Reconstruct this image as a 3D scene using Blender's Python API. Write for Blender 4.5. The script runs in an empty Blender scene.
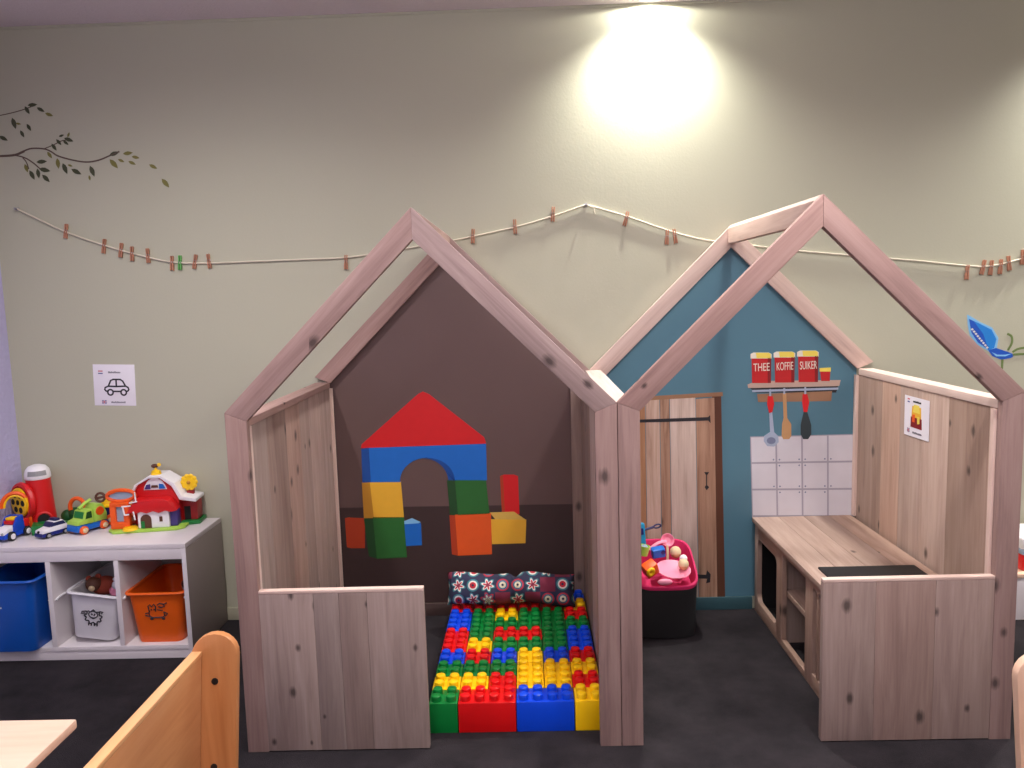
import bpy, bmesh, math, random
from mathutils import Vector, Matrix, Euler
random.seed(7)
SC = bpy.context.scene
COL = SC.collection
R = math.radians

# ------------------------------------------------------------------ camera
CAM = Vector((-.2898, -3.7256, 1.5656)); YAW, PITCH, ROLL = R(-1.217), R(6.52), R(-1.701); FPX = 785.1
fw = Vector((math.sin(YAW)*math.cos(PITCH), math.cos(YAW)*math.cos(PITCH), -math.sin(PITCH)))
r0 = Vector((math.cos(YAW), -math.sin(YAW), 0)); u0 = r0.cross(fw)
RT = math.cos(ROLL)*r0 + math.sin(ROLL)*u0; UP = -math.sin(ROLL)*r0 + math.cos(ROLL)*u0
cd = bpy.data.cameras.new('camera'); co = bpy.data.objects.new('camera', cd); COL.objects.link(co)
co.matrix_world = Matrix(((RT.x, UP.x, -fw.x, CAM.x), (RT.y, UP.y, -fw.y, CAM.y), (RT.z, UP.z, -fw.z, CAM.z), (0, 0, 0, 1)))
cd.sensor_fit = 'HORIZONTAL'; cd.sensor_width = 36; cd.lens = FPX/1024*36; cd.clip_start = .05
SC.camera = co

def at(px, py, axis, val):
    """measured photo point -> world point on the plane axis = val"""
    d = fw + (px-512)/FPX*RT - (py-384)/FPX*UP
    i = 'XYZ'.index(axis)
    return CAM + d*((val-CAM[i])/d[i])
def wall_pt(px, py):
    p = at(px, py, 'Y', 0); return (p.x, p.z)

# ------------------------------------------------------------------ materials
def lin(c):
    return tuple(((v/255+.055)/1.055)**2.4 if v/255 > .04045 else v/255/12.92 for v in c) + (1,)
def new_mat(name):
    m = bpy.data.materials.new(name); m.use_nodes = True
    nt = m.node_tree; b = nt.nodes['Principled BSDF']
    return m, nt, b
def nd(nt, typ, **kw):
    n = nt.nodes.new(typ)
    for k, v in kw.items():
        if k in n.inputs: n.inputs[k].default_value = v
        else: setattr(n, k, v)
    return n
def plain(name, rgb, rough=.5, var=.06, scale=30, metal=0, spec=.5, coat=0):
    m, nt, b = new_mat(name); L = nt.links
    n = nd(nt, 'ShaderNodeTexNoise', Scale=scale, Detail=3.0)
    g = nd(nt, 'ShaderNodeTexCoord'); L.new(g.outputs['Object'], n.inputs['Vector'])
    mx = nd(nt, 'ShaderNodeMix', data_type='RGBA')
    c = lin(rgb)
    mx.inputs[6].default_value = tuple(v*(1-var) for v in c[:3])+(1,)
    mx.inputs[7].default_value = tuple(min(1, v*(1+var)) for v in c[:3])+(1,)
    L.new(n.outputs['Fac'], mx.inputs[0]); L.new(mx.outputs[2], b.inputs['Base Color'])
    b.inputs['Roughness'].default_value = rough; b.inputs['Metallic'].default_value = metal
    b.inputs['Specular IOR Level'].default_value = spec
    if coat: b.inputs['Coat Weight'].default_value = coat
    return m
def bumpy(m, scale, strength, dist=.01, detail=6.0):
    nt = m.node_tree; L = nt.links
    n = nd(nt, 'ShaderNodeTexNoise', Scale=scale, Detail=detail)
    g = nd(nt, 'ShaderNodeTexCoord'); L.new(g.outputs['Object'], n.inputs['Vector'])
    bp = nd(nt, 'ShaderNodeBump', Strength=strength, Distance=dist)
    L.new(n.outputs['Fac'], bp.inputs['Height']); L.new(bp.outputs['Normal'], nt.nodes['Principled BSDF'].inputs['Normal'])
    return m
def wood(name, dark, mid, light, rough=.75, knots=.5, grain=1.0, tintamt=.35):
    """boards carry 'gc' (along, across, deep) and 'tint' attributes"""
    m, nt, b = new_mat(name); L = nt.links
    a = nd(nt, 'ShaderNodeAttribute', attribute_name='gc')
    t = nd(nt, 'ShaderNodeAttribute', attribute_name='tint')
    mp = nd(nt, 'ShaderNodeMapping'); mp.inputs['Scale'].default_value = (1.3, 16*grain, 16*grain)
    L.new(a.outputs['Vector'], mp.inputs['Vector'])
    n1 = nd(nt, 'ShaderNodeTexNoise', Scale=1.6, Detail=5.0, Roughness=.6, Distortion=.6); L.new(mp.outputs[0], n1.inputs['Vector'])
    mp2 = nd(nt, 'ShaderNodeMapping'); mp2.inputs['Scale'].default_value = (3, 90*grain, 90*grain)
    L.new(a.outputs['Vector'], mp2.inputs['Vector'])
    n2 = nd(nt, 'ShaderNodeTexNoise', Scale=1.5, Detail=4.0); L.new(mp2.outputs[0], n2.inputs['Vector'])
    ad = nd(nt, 'ShaderNodeMath', operation='MULTIPLY_ADD'); ad.inputs[1].default_value = .35
    L.new(n2.outputs['Fac'], ad.inputs[0]); L.new(n1.outputs['Fac'], ad.inputs[2])
    cr = nd(nt, 'ShaderNodeValToRGB')
    e = cr.color_ramp.elements; e[0].position = .42; e[0].color = lin(dark); e[1].position = .95; e[1].color = lin(light)
    x = e.new(.66); x.color = lin(mid)
    L.new(ad.outputs[0], cr.inputs['Fac'])
    # board to board tint
    hs = nd(nt, 'ShaderNodeHueSaturation')
    mr = nd(nt, 'ShaderNodeMapRange'); mr.inputs[3].default_value = 1-tintamt; mr.inputs[4].default_value = 1+tintamt*.6
    L.new(t.outputs['Fac'], mr.inputs[0]); L.new(mr.outputs[0], hs.inputs['Value']); L.new(cr.outputs[0], hs.inputs['Color'])
    ms = nd(nt, 'ShaderNodeMath', operation='PINGPONG'); ms.inputs[1].default_value = .17
    L.new(t.outputs['Fac'], ms.inputs[0])
    m2 = nd(nt, 'ShaderNodeMapRange'); m2.inputs[2].default_value = .17; m2.inputs[3].default_value = .72; m2.inputs[4].default_value = 1.06
    L.new(ms.outputs[0], m2.inputs[0]); L.new(m2.outputs[0], hs.inputs['Saturation'])
    out = hs.outputs[0]
    if knots:
        mk = nd(nt, 'ShaderNodeMapping'); mk.inputs['Scale'].default_value = (6.0, 9.5, 9.5)
        L.new(a.outputs['Vector'], mk.inputs['Vector'])
        sx = nd(nt, 'ShaderNodeSeparateXYZ'); L.new(mk.outputs[0], sx.inputs[0])
        yz = nd(nt, 'ShaderNodeMath', operation='ADD'); L.new(sx.outputs[1], yz.inputs[0]); L.new(sx.outputs[2], yz.inputs[1])
        cb = nd(nt, 'ShaderNodeCombineXYZ'); L.new(sx.outputs[0], cb.inputs[0]); L.new(yz.outputs[0], cb.inputs[1])
        v = nd(nt, 'ShaderNodeTexVoronoi', voronoi_dimensions='2D', Scale=1.0); L.new(cb.outputs[0], v.inputs['Vector'])
        rn = nd(nt, 'ShaderNodeMapRange'); rn.inputs[1].default_value = .09; rn.inputs[2].default_value = .19; rn.inputs[3].default_value = 1; rn.inputs[4].default_value = 0
        sp = nd(nt, 'ShaderNodeSeparateColor'); L.new(v.outputs['Color'], sp.inputs[0])
        sz = nd(nt, 'ShaderNodeMath', operation='MULTIPLY_ADD'); sz.inputs[1].default_value = 1.1; sz.inputs[2].default_value = .45; L.new(sp.outputs[1], sz.inputs[0])
        dv = nd(nt, 'ShaderNodeMath', operation='DIVIDE'); L.new(v.outputs['Distance'], dv.inputs[0]); L.new(sz.outputs[0], dv.inputs[1])
        wb = nd(nt, 'ShaderNodeMath', operation='MULTIPLY_ADD'); wb.inputs[1].default_value = .10; L.new(n2.outputs['Fac'], wb.inputs[0]); L.new(dv.outputs[0], wb.inputs[2])
        L.new(wb.outputs[0], rn.inputs[0])
        th = nd(nt, 'ShaderNodeMath', operation='LESS_THAN'); th.inputs[1].default_value = knots
        L.new(sp.outputs[0], th.inputs[0])
        mu = nd(nt, 'ShaderNodeMath', operation='MULTIPLY'); L.new(rn.outputs[0], mu.inputs[0]); L.new(th.outputs[0], mu.inputs[1])
        mu2 = nd(nt, 'ShaderNodeMath', operation='MULTIPLY'); mu2.inputs[1].default_value = .85; L.new(mu.outputs[0], mu2.inputs[0])
        mx = nd(nt, 'ShaderNodeMix', data_type='RGBA'); L.new(mu2.outputs[0], mx.inputs[0]); L.new(out, mx.inputs[6])
        mx.inputs[7].default_value = lin(tuple(v*.42 for v in dark)); out = mx.outputs[2]
    L.new(out, b.inputs['Base Color']); b.inputs['Roughness'].default_value = rough
    bp = nd(nt, 'ShaderNodeBump', Strength=.18, Distance=.004)
    L.new(ad.outputs[0], bp.inputs['Height']); L.new(bp.outputs['Normal'], b.inputs['Normal'])
    return m
def glow(name, rgb, s):
    m, nt, b = new_mat(name); b.inputs['Emission Color'].default_value = lin(rgb); b.inputs['Emission Strength'].default_value = s
    return m

M = {}
M['wall'] = bumpy(plain('sage_wall_paint', (183, 182, 161), .6, .025, 1.3), 90, .12, .004)
M['wall_lilac'] = bumpy(plain('lilac_wallpaper', (188, 184, 222), .85, .05, 6), 45, .7, .012)
M['wall_side'] = bumpy(plain('side_wall_paint', (196, 190, 176), .8, .03, 2), 60, .2, .005)
M['ceiling'] = bumpy(plain('ceiling_plaster', (222, 212, 216), .9, .05, 60), 120, .4, .006)
def carpet():
    m, nt, b = new_mat('charcoal_carpet'); L = nt.links
    g = nd(nt, 'ShaderNodeTexCoord')
    n = nd(nt, 'ShaderNodeTexNoise', Scale=5.0, Detail=6.0, Roughness=.65); L.new(g.outputs['Object'], n.inputs['Vector'])
    f = nd(nt, 'ShaderNodeTexNoise', Scale=260.0, Detail=2.0); L.new(g.outputs['Object'], f.inputs['Vector'])
    ad = nd(nt, 'ShaderNodeMath', operation='MULTIPLY_ADD'); ad.inputs[1].default_value = .45
    L.new(f.outputs['Fac'], ad.inputs[0]); L.new(n.outputs['Fac'], ad.inputs[2])
    cr = nd(nt, 'ShaderNodeValToRGB'); e = cr.color_ramp.elements
    e[0].position = .45; e[0].color = lin((30, 28, 31)); e[1].position = 1.0; e[1].color = lin((54, 50, 53))
    L.new(ad.outputs[0], cr.inputs[0]); L.new(cr.outputs[0], b.inputs['Base Color'])
    b.inputs['Roughness'].default_value = .95; b.inputs['Specular IOR Level'].default_value = .1
    bp = nd(nt, 'ShaderNodeBump', Strength=.6, Distance=.004); L.new(f.outputs['Fac'], bp.inputs['Height']); L.new(bp.outputs[0], b.inputs['Normal'])
    return m
M['carpet'] = carpet()
M['skirt_cream'] = plain('cream_skirting', (176, 172, 150), .55)
M['skirt_brown'] = plain('brown_skirting', (74, 58, 55), .55)
M['skirt_teal'] = plain('teal_skirting', (52, 86, 94), .55)
M['wood'] = wood('shaded_scaffold_wood', (132, 107, 99), (150, 124, 114), (166, 141, 130), knots=.27, tintamt=.36)  # scaffold wood with the front faces' shade put into its colours
M['wood_frame'] = wood('weathered_frame_wood', (142, 113, 107), (166, 134, 126), (182, 152, 143), knots=.17, tintamt=.26)
M['wood_lit'] = wood('lit_scaffold_wood', (154, 125, 109), (173, 144, 128), (188, 161, 145), knots=.22, tintamt=.3)  # brighter copy of the scaffold wood, interior light put into its colours
M['wood_edge'] = wood('pale_wood_edge', (190, 160, 148), (210, 182, 169), (222, 197, 185), knots=0, tintamt=.08)  # paler wood for edgings, battens, caps and the right back frame
M['beech'] = wood('honey_beech', (188, 126, 82), (203, 143, 97), (214, 157, 111), rough=.38, knots=0, grain=.5, tintamt=.06)
M['beech_edge'] = wood('pale_beech_edge', (214, 158, 106), (226, 172, 124), (232, 184, 138), rough=.38, knots=0, grain=.5, tintamt=.06)
M['birch'] = wood('pale_birch', (216, 178, 150), (226, 190, 163), (232, 200, 175), rough=.4, knots=0, grain=.5, tintamt=.05)
M['white'] = plain('white_laminate', (226, 220, 222), .35, .02)
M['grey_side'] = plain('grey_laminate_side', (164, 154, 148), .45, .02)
M['brown_paint'] = plain('dark_brown_wall_paint', (98, 76, 73), .55, .05, 4)
M['brown_floor_paint'] = plain('darker_brown_wall_paint', (62, 46, 45), .5, .08, 5)
M['teal_paint'] = plain('teal_wall_paint', (80, 122, 140), .5, .05, 4)
def c_(name, rgb, rough=.4, var=.05, scale=25, **k):
    M[name] = plain(name, rgb, rough, var, scale, **k); return M[name]
c_('red', (205, 22, 26)); c_('deep_red', (150, 12, 18)); c_('blue', (20, 70, 190)); c_('mid_blue', (20, 105, 200)); c_('dark_blue', (18, 30, 110))
c_('yellow', (248, 200, 20)); c_('green', (14, 120, 52)); c_('dark_green', (20, 78, 34)); c_('lime', (168, 210, 84)); c_('orange', (238, 92, 20))
c_('black', (18, 17, 19), .6); c_('soft_black', (24, 23, 25), .9); c_('white_plastic', (236, 234, 238), .35); c_('grey_plastic', (150, 150, 152), .4)
c_('pink', (244, 150, 178), .45); c_('magenta', (206, 30, 96), .7); c_('cream', (222, 200, 160), .6); c_('teal_plastic', (30, 150, 196), .4)
c_('navy', (30, 34, 84), .4); c_('purple', (70, 56, 130), .4); c_('brown', (92, 54, 36), .6); c_('grey_blue', (150, 166, 186), .4); c_('paper', (232, 228, 236), .7, .01)
c_('ink', (40, 38, 48), .7); c_('flag_red', (190, 60, 80), .7); c_('flag_blue', (60, 70, 140), .7); c_('grey_ink', (120, 116, 128), .7)
c_('rope', (214, 206, 186), .9); c_('peg_wood', (176, 122, 96), .7); c_('peg_green', (96, 170, 84), .5); c_('steel', (170, 170, 172), .35, metal=.8)
c_('bin_blue', (18, 84, 178), .35); c_('bin_orange', (238, 100, 22), .35); c_('bin_white', (226, 224, 228), .35); c_('skin_red', (150, 60, 40), .8)
c_('brick_red', (214, 16, 20), .28); c_('brick_blue', (12, 70, 214), .28); c_('brick_yellow', (250, 200, 16), .28); c_('brick_green', (8, 122, 52), .28)
# mural paints (flat painted colours)
c_('p_red', (206, 22, 28), .55); c_('p_blue', (20, 104, 196), .55); c_('p_blue_d', (16, 72, 150), .55); c_('p_yellow', (232, 176, 50), .55); c_('p_yellow_d', (196, 138, 40), .55)
c_('p_green', (40, 104, 44), .55); c_('p_green_d', (28, 72, 34), .55); c_('p_orange', (228, 88, 28), .55); c_('p_orange_d', (176, 58, 24), .55); c_('p_sand', (214, 176, 84), .55)
c_('p_tile', (208, 206, 214), .5, .11, 8); c_('p_grout', (160, 158, 172), .6); c_('p_can', (188, 26, 30), .5); c_('p_can_d', (130, 14, 22), .5); c_('p_lid', (236, 214, 90), .5); c_('p_lidw', (226, 222, 206), .5)
c_('p_shelf', (186, 160, 146), .6); c_('p_shelf_d', (150, 112, 84), .6); c_('p_black', (36, 34, 40), .6); c_('p_steel', (160, 172, 194), .5); c_('p_steel_d', (112, 122, 150), .5); c_('p_spoon', (190, 146, 100), .6); c_('p_whisk', (48, 62, 66), .5)
c_('p_leaf_d', (66, 70, 46), .7); c_('p_leaf_l', (118, 114, 56), .7); c_('p_twig', (92, 74, 64), .7)
c_('p_sky', (30, 130, 214), .55); c_('p_sky_d', (22, 84, 190), .55); c_('p_sky_l', (130, 190, 232), .55); c_('p_stem', (108, 128, 72), .6)
M['door_paint'] = wood('painted_pale_door_planks', (168, 136, 116), (198, 168, 150), (216, 192, 178), rough=.6, knots=.1, tintamt=.15)
M['door_paint_dark'] = wood('painted_brown_door_planks', (128, 86, 58), (170, 124, 92), (192, 150, 118), rough=.6, knots=.12, tintamt=.15)
def pillow_fabric():
    m, nt, b = new_mat('navy_patterned_fabric'); L = nt.links
    a = nd(nt, 'ShaderNodeAttribute', attribute_name='gc')
    vs = nd(nt, 'ShaderNodeVectorMath', operation='MULTIPLY'); vs.inputs[1].default_value = (14.6, 14.6, 0); L.new(a.outputs['Vector'], vs.inputs[0])
    fr = nd(nt, 'ShaderNodeVectorMath', operation='FRACTION'); L.new(vs.outputs[0], fr.inputs[0])
    fl = nd(nt, 'ShaderNodeVectorMath', operation='FLOOR'); L.new(vs.outputs[0], fl.inputs[0])
    sb = nd(nt, 'ShaderNodeVectorMath', operation='SUBTRACT'); sb.inputs[1].default_value = (.5, .5, 0); L.new(fr.outputs[0], sb.inputs[0])
    ln = nd(nt, 'ShaderNodeVectorMath', operation='LENGTH'); L.new(sb.outputs[0], ln.inputs[0])
    wn = nd(nt, 'ShaderNodeTexWhiteNoise', noise_dimensions='2D'); L.new(fl.outputs[0], wn.inputs['Vector'])
    sp = nd(nt, 'ShaderNodeSeparateXYZ'); L.new(sb.outputs[0], sp.inputs[0])
    an = nd(nt, 'ShaderNodeMath', operation='ARCTAN2'); L.new(sp.outputs[1], an.inputs[0]); L.new(sp.outputs[0], an.inputs[1])
    pet = nd(nt, 'ShaderNodeMath', operation='MULTIPLY'); pet.inputs[1].default_value = 6; L.new(an.outputs[0], pet.inputs[0])
    sn = nd(nt, 'ShaderNodeMath', operation='SINE'); L.new(pet.outputs[0], sn.inputs[0])
    # petal modulation only in some cells
    gt = nd(nt, 'ShaderNodeMath', operation='GREATER_THAN'); gt.inputs[1].default_value = .5; L.new(wn.outputs['Value'], gt.inputs[0])
    am = nd(nt, 'ShaderNodeMath', operation='MULTIPLY'); L.new(sn.outputs[0], am.inputs[0]); L.new(gt.outputs[0], am.inputs[1])
    ma = nd(nt, 'ShaderNodeMath', operation='MULTIPLY_ADD'); ma.inputs[1].default_value = .11; L.new(am.outputs[0], ma.inputs[0]); L.new(ln.outputs['Value'], ma.inputs[2])
    base = lin((44, 46, 74))
    ramps = []
    for cols in (((200, 40, 60), (232, 228, 220), (60, 130, 140)), ((236, 230, 200), (60, 120, 150), (190, 50, 70))):
        cr = nd(nt, 'ShaderNodeValToRGB'); cr.color_ramp.interpolation = 'CONSTANT'
        e = cr.color_ramp.elements; e[0].position = 0; e[0].color = base; e[1].position = .42; e[1].color = base
        e2 = e.new(.08); e2.color = lin(cols[0]); e3 = e.new(.22); e3.color = lin(cols[1]); e4 = e.new(.32); e4.color = lin(cols[2])
        L.new(ma.outputs[0], cr.inputs[0]); ramps.append(cr)
    sc = nd(nt, 'ShaderNodeSeparateColor'); L.new(wn.outputs['Color'], sc.inputs[0])
    g2 = nd(nt, 'ShaderNodeMath', operation='GREATER_THAN'); g2.inputs[1].default_value = .5; L.new(sc.outputs[1], g2.inputs[0])
    mx = nd(nt, 'ShaderNodeMix', data_type='RGBA'); L.new(g2.outputs[0], mx.inputs[0]); L.new(ramps[0].outputs[0], mx.inputs[6]); L.new(ramps[1].outputs[0], mx.inputs[7])
    # a few cells are plain dusty red patches
    g3 = nd(nt, 'ShaderNodeMath', operation='GREATER_THAN'); g3.inputs[1].default_value = .83; L.new(sc.outputs[2], g3.inputs[0])
    m3 = nd(nt, 'ShaderNodeMix', data_type='RGBA'); L.new(g3.outputs[0], m3.inputs[0]); L.new(mx.outputs[2], m3.inputs[6]); m3.inputs[7].default_value = lin((120, 36, 62))
    L.new(m3.outputs[2], b.inputs['Base Color']); b.inputs['Roughness'].default_value = .85
    return m
M['pillow'] = pillow_fabric()

# ------------------------------------------------------------------ mesh builder
class MB:
    def __init__(s):
        s.bm = bmesh.new(); s.gc = s.bm.verts.layers.float_vector.new('gc'); s.ti = s.bm.verts.layers.float.new('tint'); s.mats = []
    def add(s, tb, m, loc=(0, 0, 0), rot=None, grain='x', tint=None, gcf=None):
        """append temp bmesh tb (local) -> main; grain axis letter or vector"""
        if m not in s.mats: s.mats.append(m)
        mi = s.mats.index(m)
        mat = Matrix.Translation(Vector(loc))
        if rot is not None:
            mat = mat @ (rot.to_4x4() if isinstance(rot, Matrix) else Euler(rot).to_matrix().to_4x4())
        off = Vector((random.uniform(0, 9), random.uniform(0, 9), random.uniform(0, 9)))
        if isinstance(grain, str):
            a = {'x': Vector((1, 0, 0)), 'y': Vector((0, 1, 0)), 'z': Vector((0, 0, 1))}[grain]
        else: a = Vector(grain).normalized()
        h = Vector((0, 1, 0)) if abs(a.y) < .9 else Vector((1, 0, 0))
        b = a.cross(h).normalized(); c = a.cross(b)
        t = random.random() if tint is None else tint
        vm = {}
        for v in tb.verts:
            n = s.bm.verts.new(mat @ v.co); vm[v] = n
            n[s.gc] = gcf(v.co) if gcf else Vector((v.co.dot(a), v.co.dot(b), v.co.dot(c))) + off
            n[s.ti] = t
        for f in tb.faces:
            try: nf = s.bm.faces.new([vm[v] for v in f.verts]); nf.material_index = mi
            except ValueError: pass
        tb.free(); return s
    def box(s, m, c, d, bevel=0, rot=None, grain='x', tint=None):
        tb = bmesh.new(); bmesh.ops.create_cube(tb, size=1); bmesh.ops.scale(tb, vec=d, verts=tb.verts)
        if bevel: bmesh.ops.bevel(tb, geom=tb.edges[:], offset=bevel, segments=2, affect='EDGES', profile=.6)
        return s.add(tb, m, c, rot, grain, tint)
    def bx(s, m, lo, hi, bevel=0, grain='x', tint=None):
        return s.box(m, [(a+b)/2 for a, b in zip(lo, hi)], [abs(b-a) for a, b in zip(lo, hi)], bevel, None, grain, tint)
    def prism(s, m, pts, y0, y1, bevel=0, plane='xz', loc=(0, 0, 0), rot=None, grain='x', tint=None):
        """polygon in a plane, extruded between y0 and y1 along the third axis"""
        tb = bmesh.new()
        def P(p, w): return {'xz': (p[0], w, p[1]), 'xy': (p[0], p[1], w), 'yz': (w, p[0], p[1])}[plane]
        n = len(pts); A = [tb.verts.new(P(p, y0)) for p in pts]; B = [tb.verts.new(P(p, y1)) for p in pts]
        tb.faces.new(A); tb.faces.new(B[::-1])
        for i in range(n): tb.faces.new((A[i], B[i], B[(i+1) % n], A[(i+1) % n]))
        bmesh.ops.recalc_face_normals(tb, faces=tb.faces[:])
        if bevel: bmesh.ops.bevel(tb, geom=tb.edges[:], offset=bevel, segments=2, affect='EDGES', profile=.6)
        return s.add(tb, m, loc, rot, grain, tint)
    def lathe(s, m, prof, seg=24, loc=(0, 0, 0), rot=None, sq=0, tint=None, sx=1, sy=1):
        """profile of (radius, z); sq squares the section off"""
        tb = bmesh.new(); rings = []
        for r, z in prof:
            ring = []
            for k in range(seg):
                a = 2*math.pi*k/seg; cx, sy_ = math.cos(a), math.sin(a)
                if sq:
                    p = 2/(2+sq*6); cx = math.copysign(abs(cx)**p, cx); sy_ = math.copysign(abs(sy_)**p, sy_)
                ring.append(tb.verts.new((r*cx*sx, r*sy_*sy, z)))
            rings.append(ring)
        for a, b in zip(rings, rings[1:]):
            for k in range(seg): tb.faces.new((a[k], a[(k+1) % seg], b[(k+1) % seg], b[k]))
        if prof[0][0] > 1e-6: tb.faces.new(rings[0][::-1])
        if prof[-1][0] > 1e-6: tb.faces.new(rings[-1])
        bmesh.ops.remove_doubles(tb, verts=tb.verts[:], dist=1e-6)
        bmesh.ops.recalc_face_normals(tb, faces=tb.faces[:])
        return s.add(tb, m, loc, rot, 'z', tint)
    def ball(s, m, c, r, sc=(1, 1, 1), rot=None, seg=16):
        tb = bmesh.new(); bmesh.ops.create_uvsphere(tb, u_segments=seg, v_segments=seg//2+2, radius=r)
        bmesh.ops.scale(tb, vec=sc, verts=tb.verts); return s.add(tb, m, c, rot)
    def tube(s, m, path, r, seg=8, closed=False, flat=1.0, flat_axis=None):
        P = [Vector(p) for p in path]; n = len(P); tb = bmesh.new(); rings = []
        pv = None
        for i in range(n):
            if closed: t = P[(i+1) % n]-P[i-1]
            else: t = P[min(i+1, n-1)]-P[max(i-1, 0)]
            t.normalize()
            if pv is None:
                h = Vector((0, 0, 1)) if abs(t.z) < .9 else Vector((1, 0, 0)); x = t.cross(h).normalized()
            else: x = (pv - t*pv.dot(t)).normalized()
            pv = x; y = t.cross(x)
            rr = r[i] if isinstance(r, (list, tuple)) else r
            ring = []
            for k in range(seg):
                a = 2*math.pi*k/seg; o = (x*math.cos(a)+y*math.sin(a))*rr
                if flat_axis is not None: o[flat_axis] *= flat
                ring.append(tb.verts.new(P[i]+o))
            rings.append(ring)
        for i in range(n if closed else n-1):
            a, b = rings[i], rings[(i+1) % n]
            for k in range(seg): tb.faces.new((a[k], a[(k+1) % seg], b[(k+1) % seg], b[k]))
        if not closed: tb.faces.new(rings[0][::-1]); tb.faces.new(rings[-1])
        bmesh.ops.recalc_face_normals(tb, faces=tb.faces[:])
        return s.add(tb, m, (0, 0, 0))
    def build(s, name, parent=None, origin=None, loc=None, rotz=0, sharp=38):
        """origin: world point that becomes the parent's local zero"""
        me = bpy.data.meshes.new(name)
        if origin is not None: bmesh.ops.translate(s.bm, vec=-Vector(origin), verts=s.bm.verts)
        s.bm.to_mesh(me); s.bm.free()
        for m in s.mats: me.materials.append(m)
        for p in me.polygons: p.use_smooth = True
        me.set_sharp_from_angle(angle=R(sharp))
        o = bpy.data.objects.new(name, me); COL.objects.link(o)
        if parent is not None: o.parent = parent
        if loc is not None: o.location = loc
        if rotz: o.rotation_euler = (0, 0, rotz)
        return o
def tag(o, label=None, cat=None, group=None, kind=None):
    if label: o['label'] = label
    if cat: o['category'] = cat
    if group: o['group'] = group
    if kind: o['kind'] = kind
    return o
def thing(name, label, cat, loc=(0, 0, 0), rotz=0, group=None):
    o = bpy.data.objects.new(name, None); COL.objects.link(o); o.empty_display_size = .05
    o.location = loc; o.rotation_euler = (0, 0, rotz)
    return tag(o, label, cat, group)
def copy_tree(o, parent=None):
    c = o.copy(); COL.objects.link(c); c.parent = parent
    for ch in list(o.children): copy_tree(ch, c)
    return c
def spline(pts, n=8):
    """Catmull-Rom through points"""
    P = [Vector(p) for p in pts]; P = [2*P[0]-P[1]]+P+[2*P[-1]-P[-2]]; out = []
    for i in range(1, len(P)-2):
        for k in range(n):
            t = k/n
            out.append(.5*((2*P[i])+(P[i+1]-P[i-1])*t+(2*P[i-1]-5*P[i]+4*P[i+1]-P[i+2])*t*t+(3*P[i]-P[i-1]-3*P[i+1]+P[i+2])*t**3))
    out.append(P[-2]); return out
def arc(cx, cz, r, a0, a1, n=12):
    return [(cx+r*math.cos(R(a0+(a1-a0)*k/n)), cz+r*math.sin(R(a0+(a1-a0)*k/n))) for k in range(n+1)]
def text_mesh(body, size, m, name, parent, loc, rot, extrude=.0006, squeeze=1.0):
    cu = bpy.data.curves.new(name, 'FONT'); cu.body = body; cu.size = size; cu.extrude = extrude; cu.align_x = 'CENTER'; cu.align_y = 'CENTER'
    to = bpy.data.objects.new(name, cu); COL.objects.link(to)
    bpy.context.view_layer.update()
    me = bpy.data.meshes.new_from_object(to.evaluated_get(bpy.context.evaluated_depsgraph_get()))
    bpy.data.objects.remove(to); bpy.data.curves.remove(cu)
    me.materials.clear(); me.materials.append(m); me.name = name
    o = bpy.data.objects.new(name, me); COL.objects.link(o); o.parent = parent; o.location = loc; o.rotation_euler = rot; o.scale = (squeeze, 1, 1)
    return o

# ------------------------------------------------------------------ the room
CEIL = 2.852; XW = -2.782; XE = 4.3; YF = -7.0
def struct(name, mb): return tag(mb.build(name), kind='structure')
b = MB(); b.bx(M['carpet'], (XW-.1, YF, -.1), (XE+.1, .1, 0)); struct('floor', b)
b = MB(); b.bx(M['ceiling'], (XW-.1, YF, CEIL), (XE+.1, .1, CEIL+.1)); struct('ceiling', b)
b = MB(); b.bx(M['wall'], (XW-.1, 0, 0), (XE+.1, .1, CEIL)); struct('wall_back', b)
b = MB(); b.bx(M['wall_lilac'], (XW-.1, YF, 0), (XW, 0, CEIL)); struct('wall_left', b)
b = MB(); b.bx(M['wall_side'], (XE, YF, 0), (XE+.1, 0, CEIL)); struct('wall_right', b)
b = MB(); b.bx(M['skirt_cream'], (XW, -.012, 0), (-1.31, 0, .062), .002); struct('baseboard_back', b)
b = MB(); b.bx(M['skirt_brown'], (-1.235, -.012, 0), (-.0935, 0, .062), .002); struct('baseboard_back', b)
b = MB(); b.bx(M['skirt_teal'], (.0465, -.012, 0), (.775, 0, .0625), .002); struct('baseboard_back', b)
b = MB(); b.bx(M['skirt_cream'], (1.34, -.012, 0), (XE, 0, .062), .002); struct('baseboard_back', b)
b = MB(); b.bx(M['wall'], (XW, -.006, CEIL-.012), (XE, 0, CEIL), .002); struct('trim_1', b)

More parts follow.
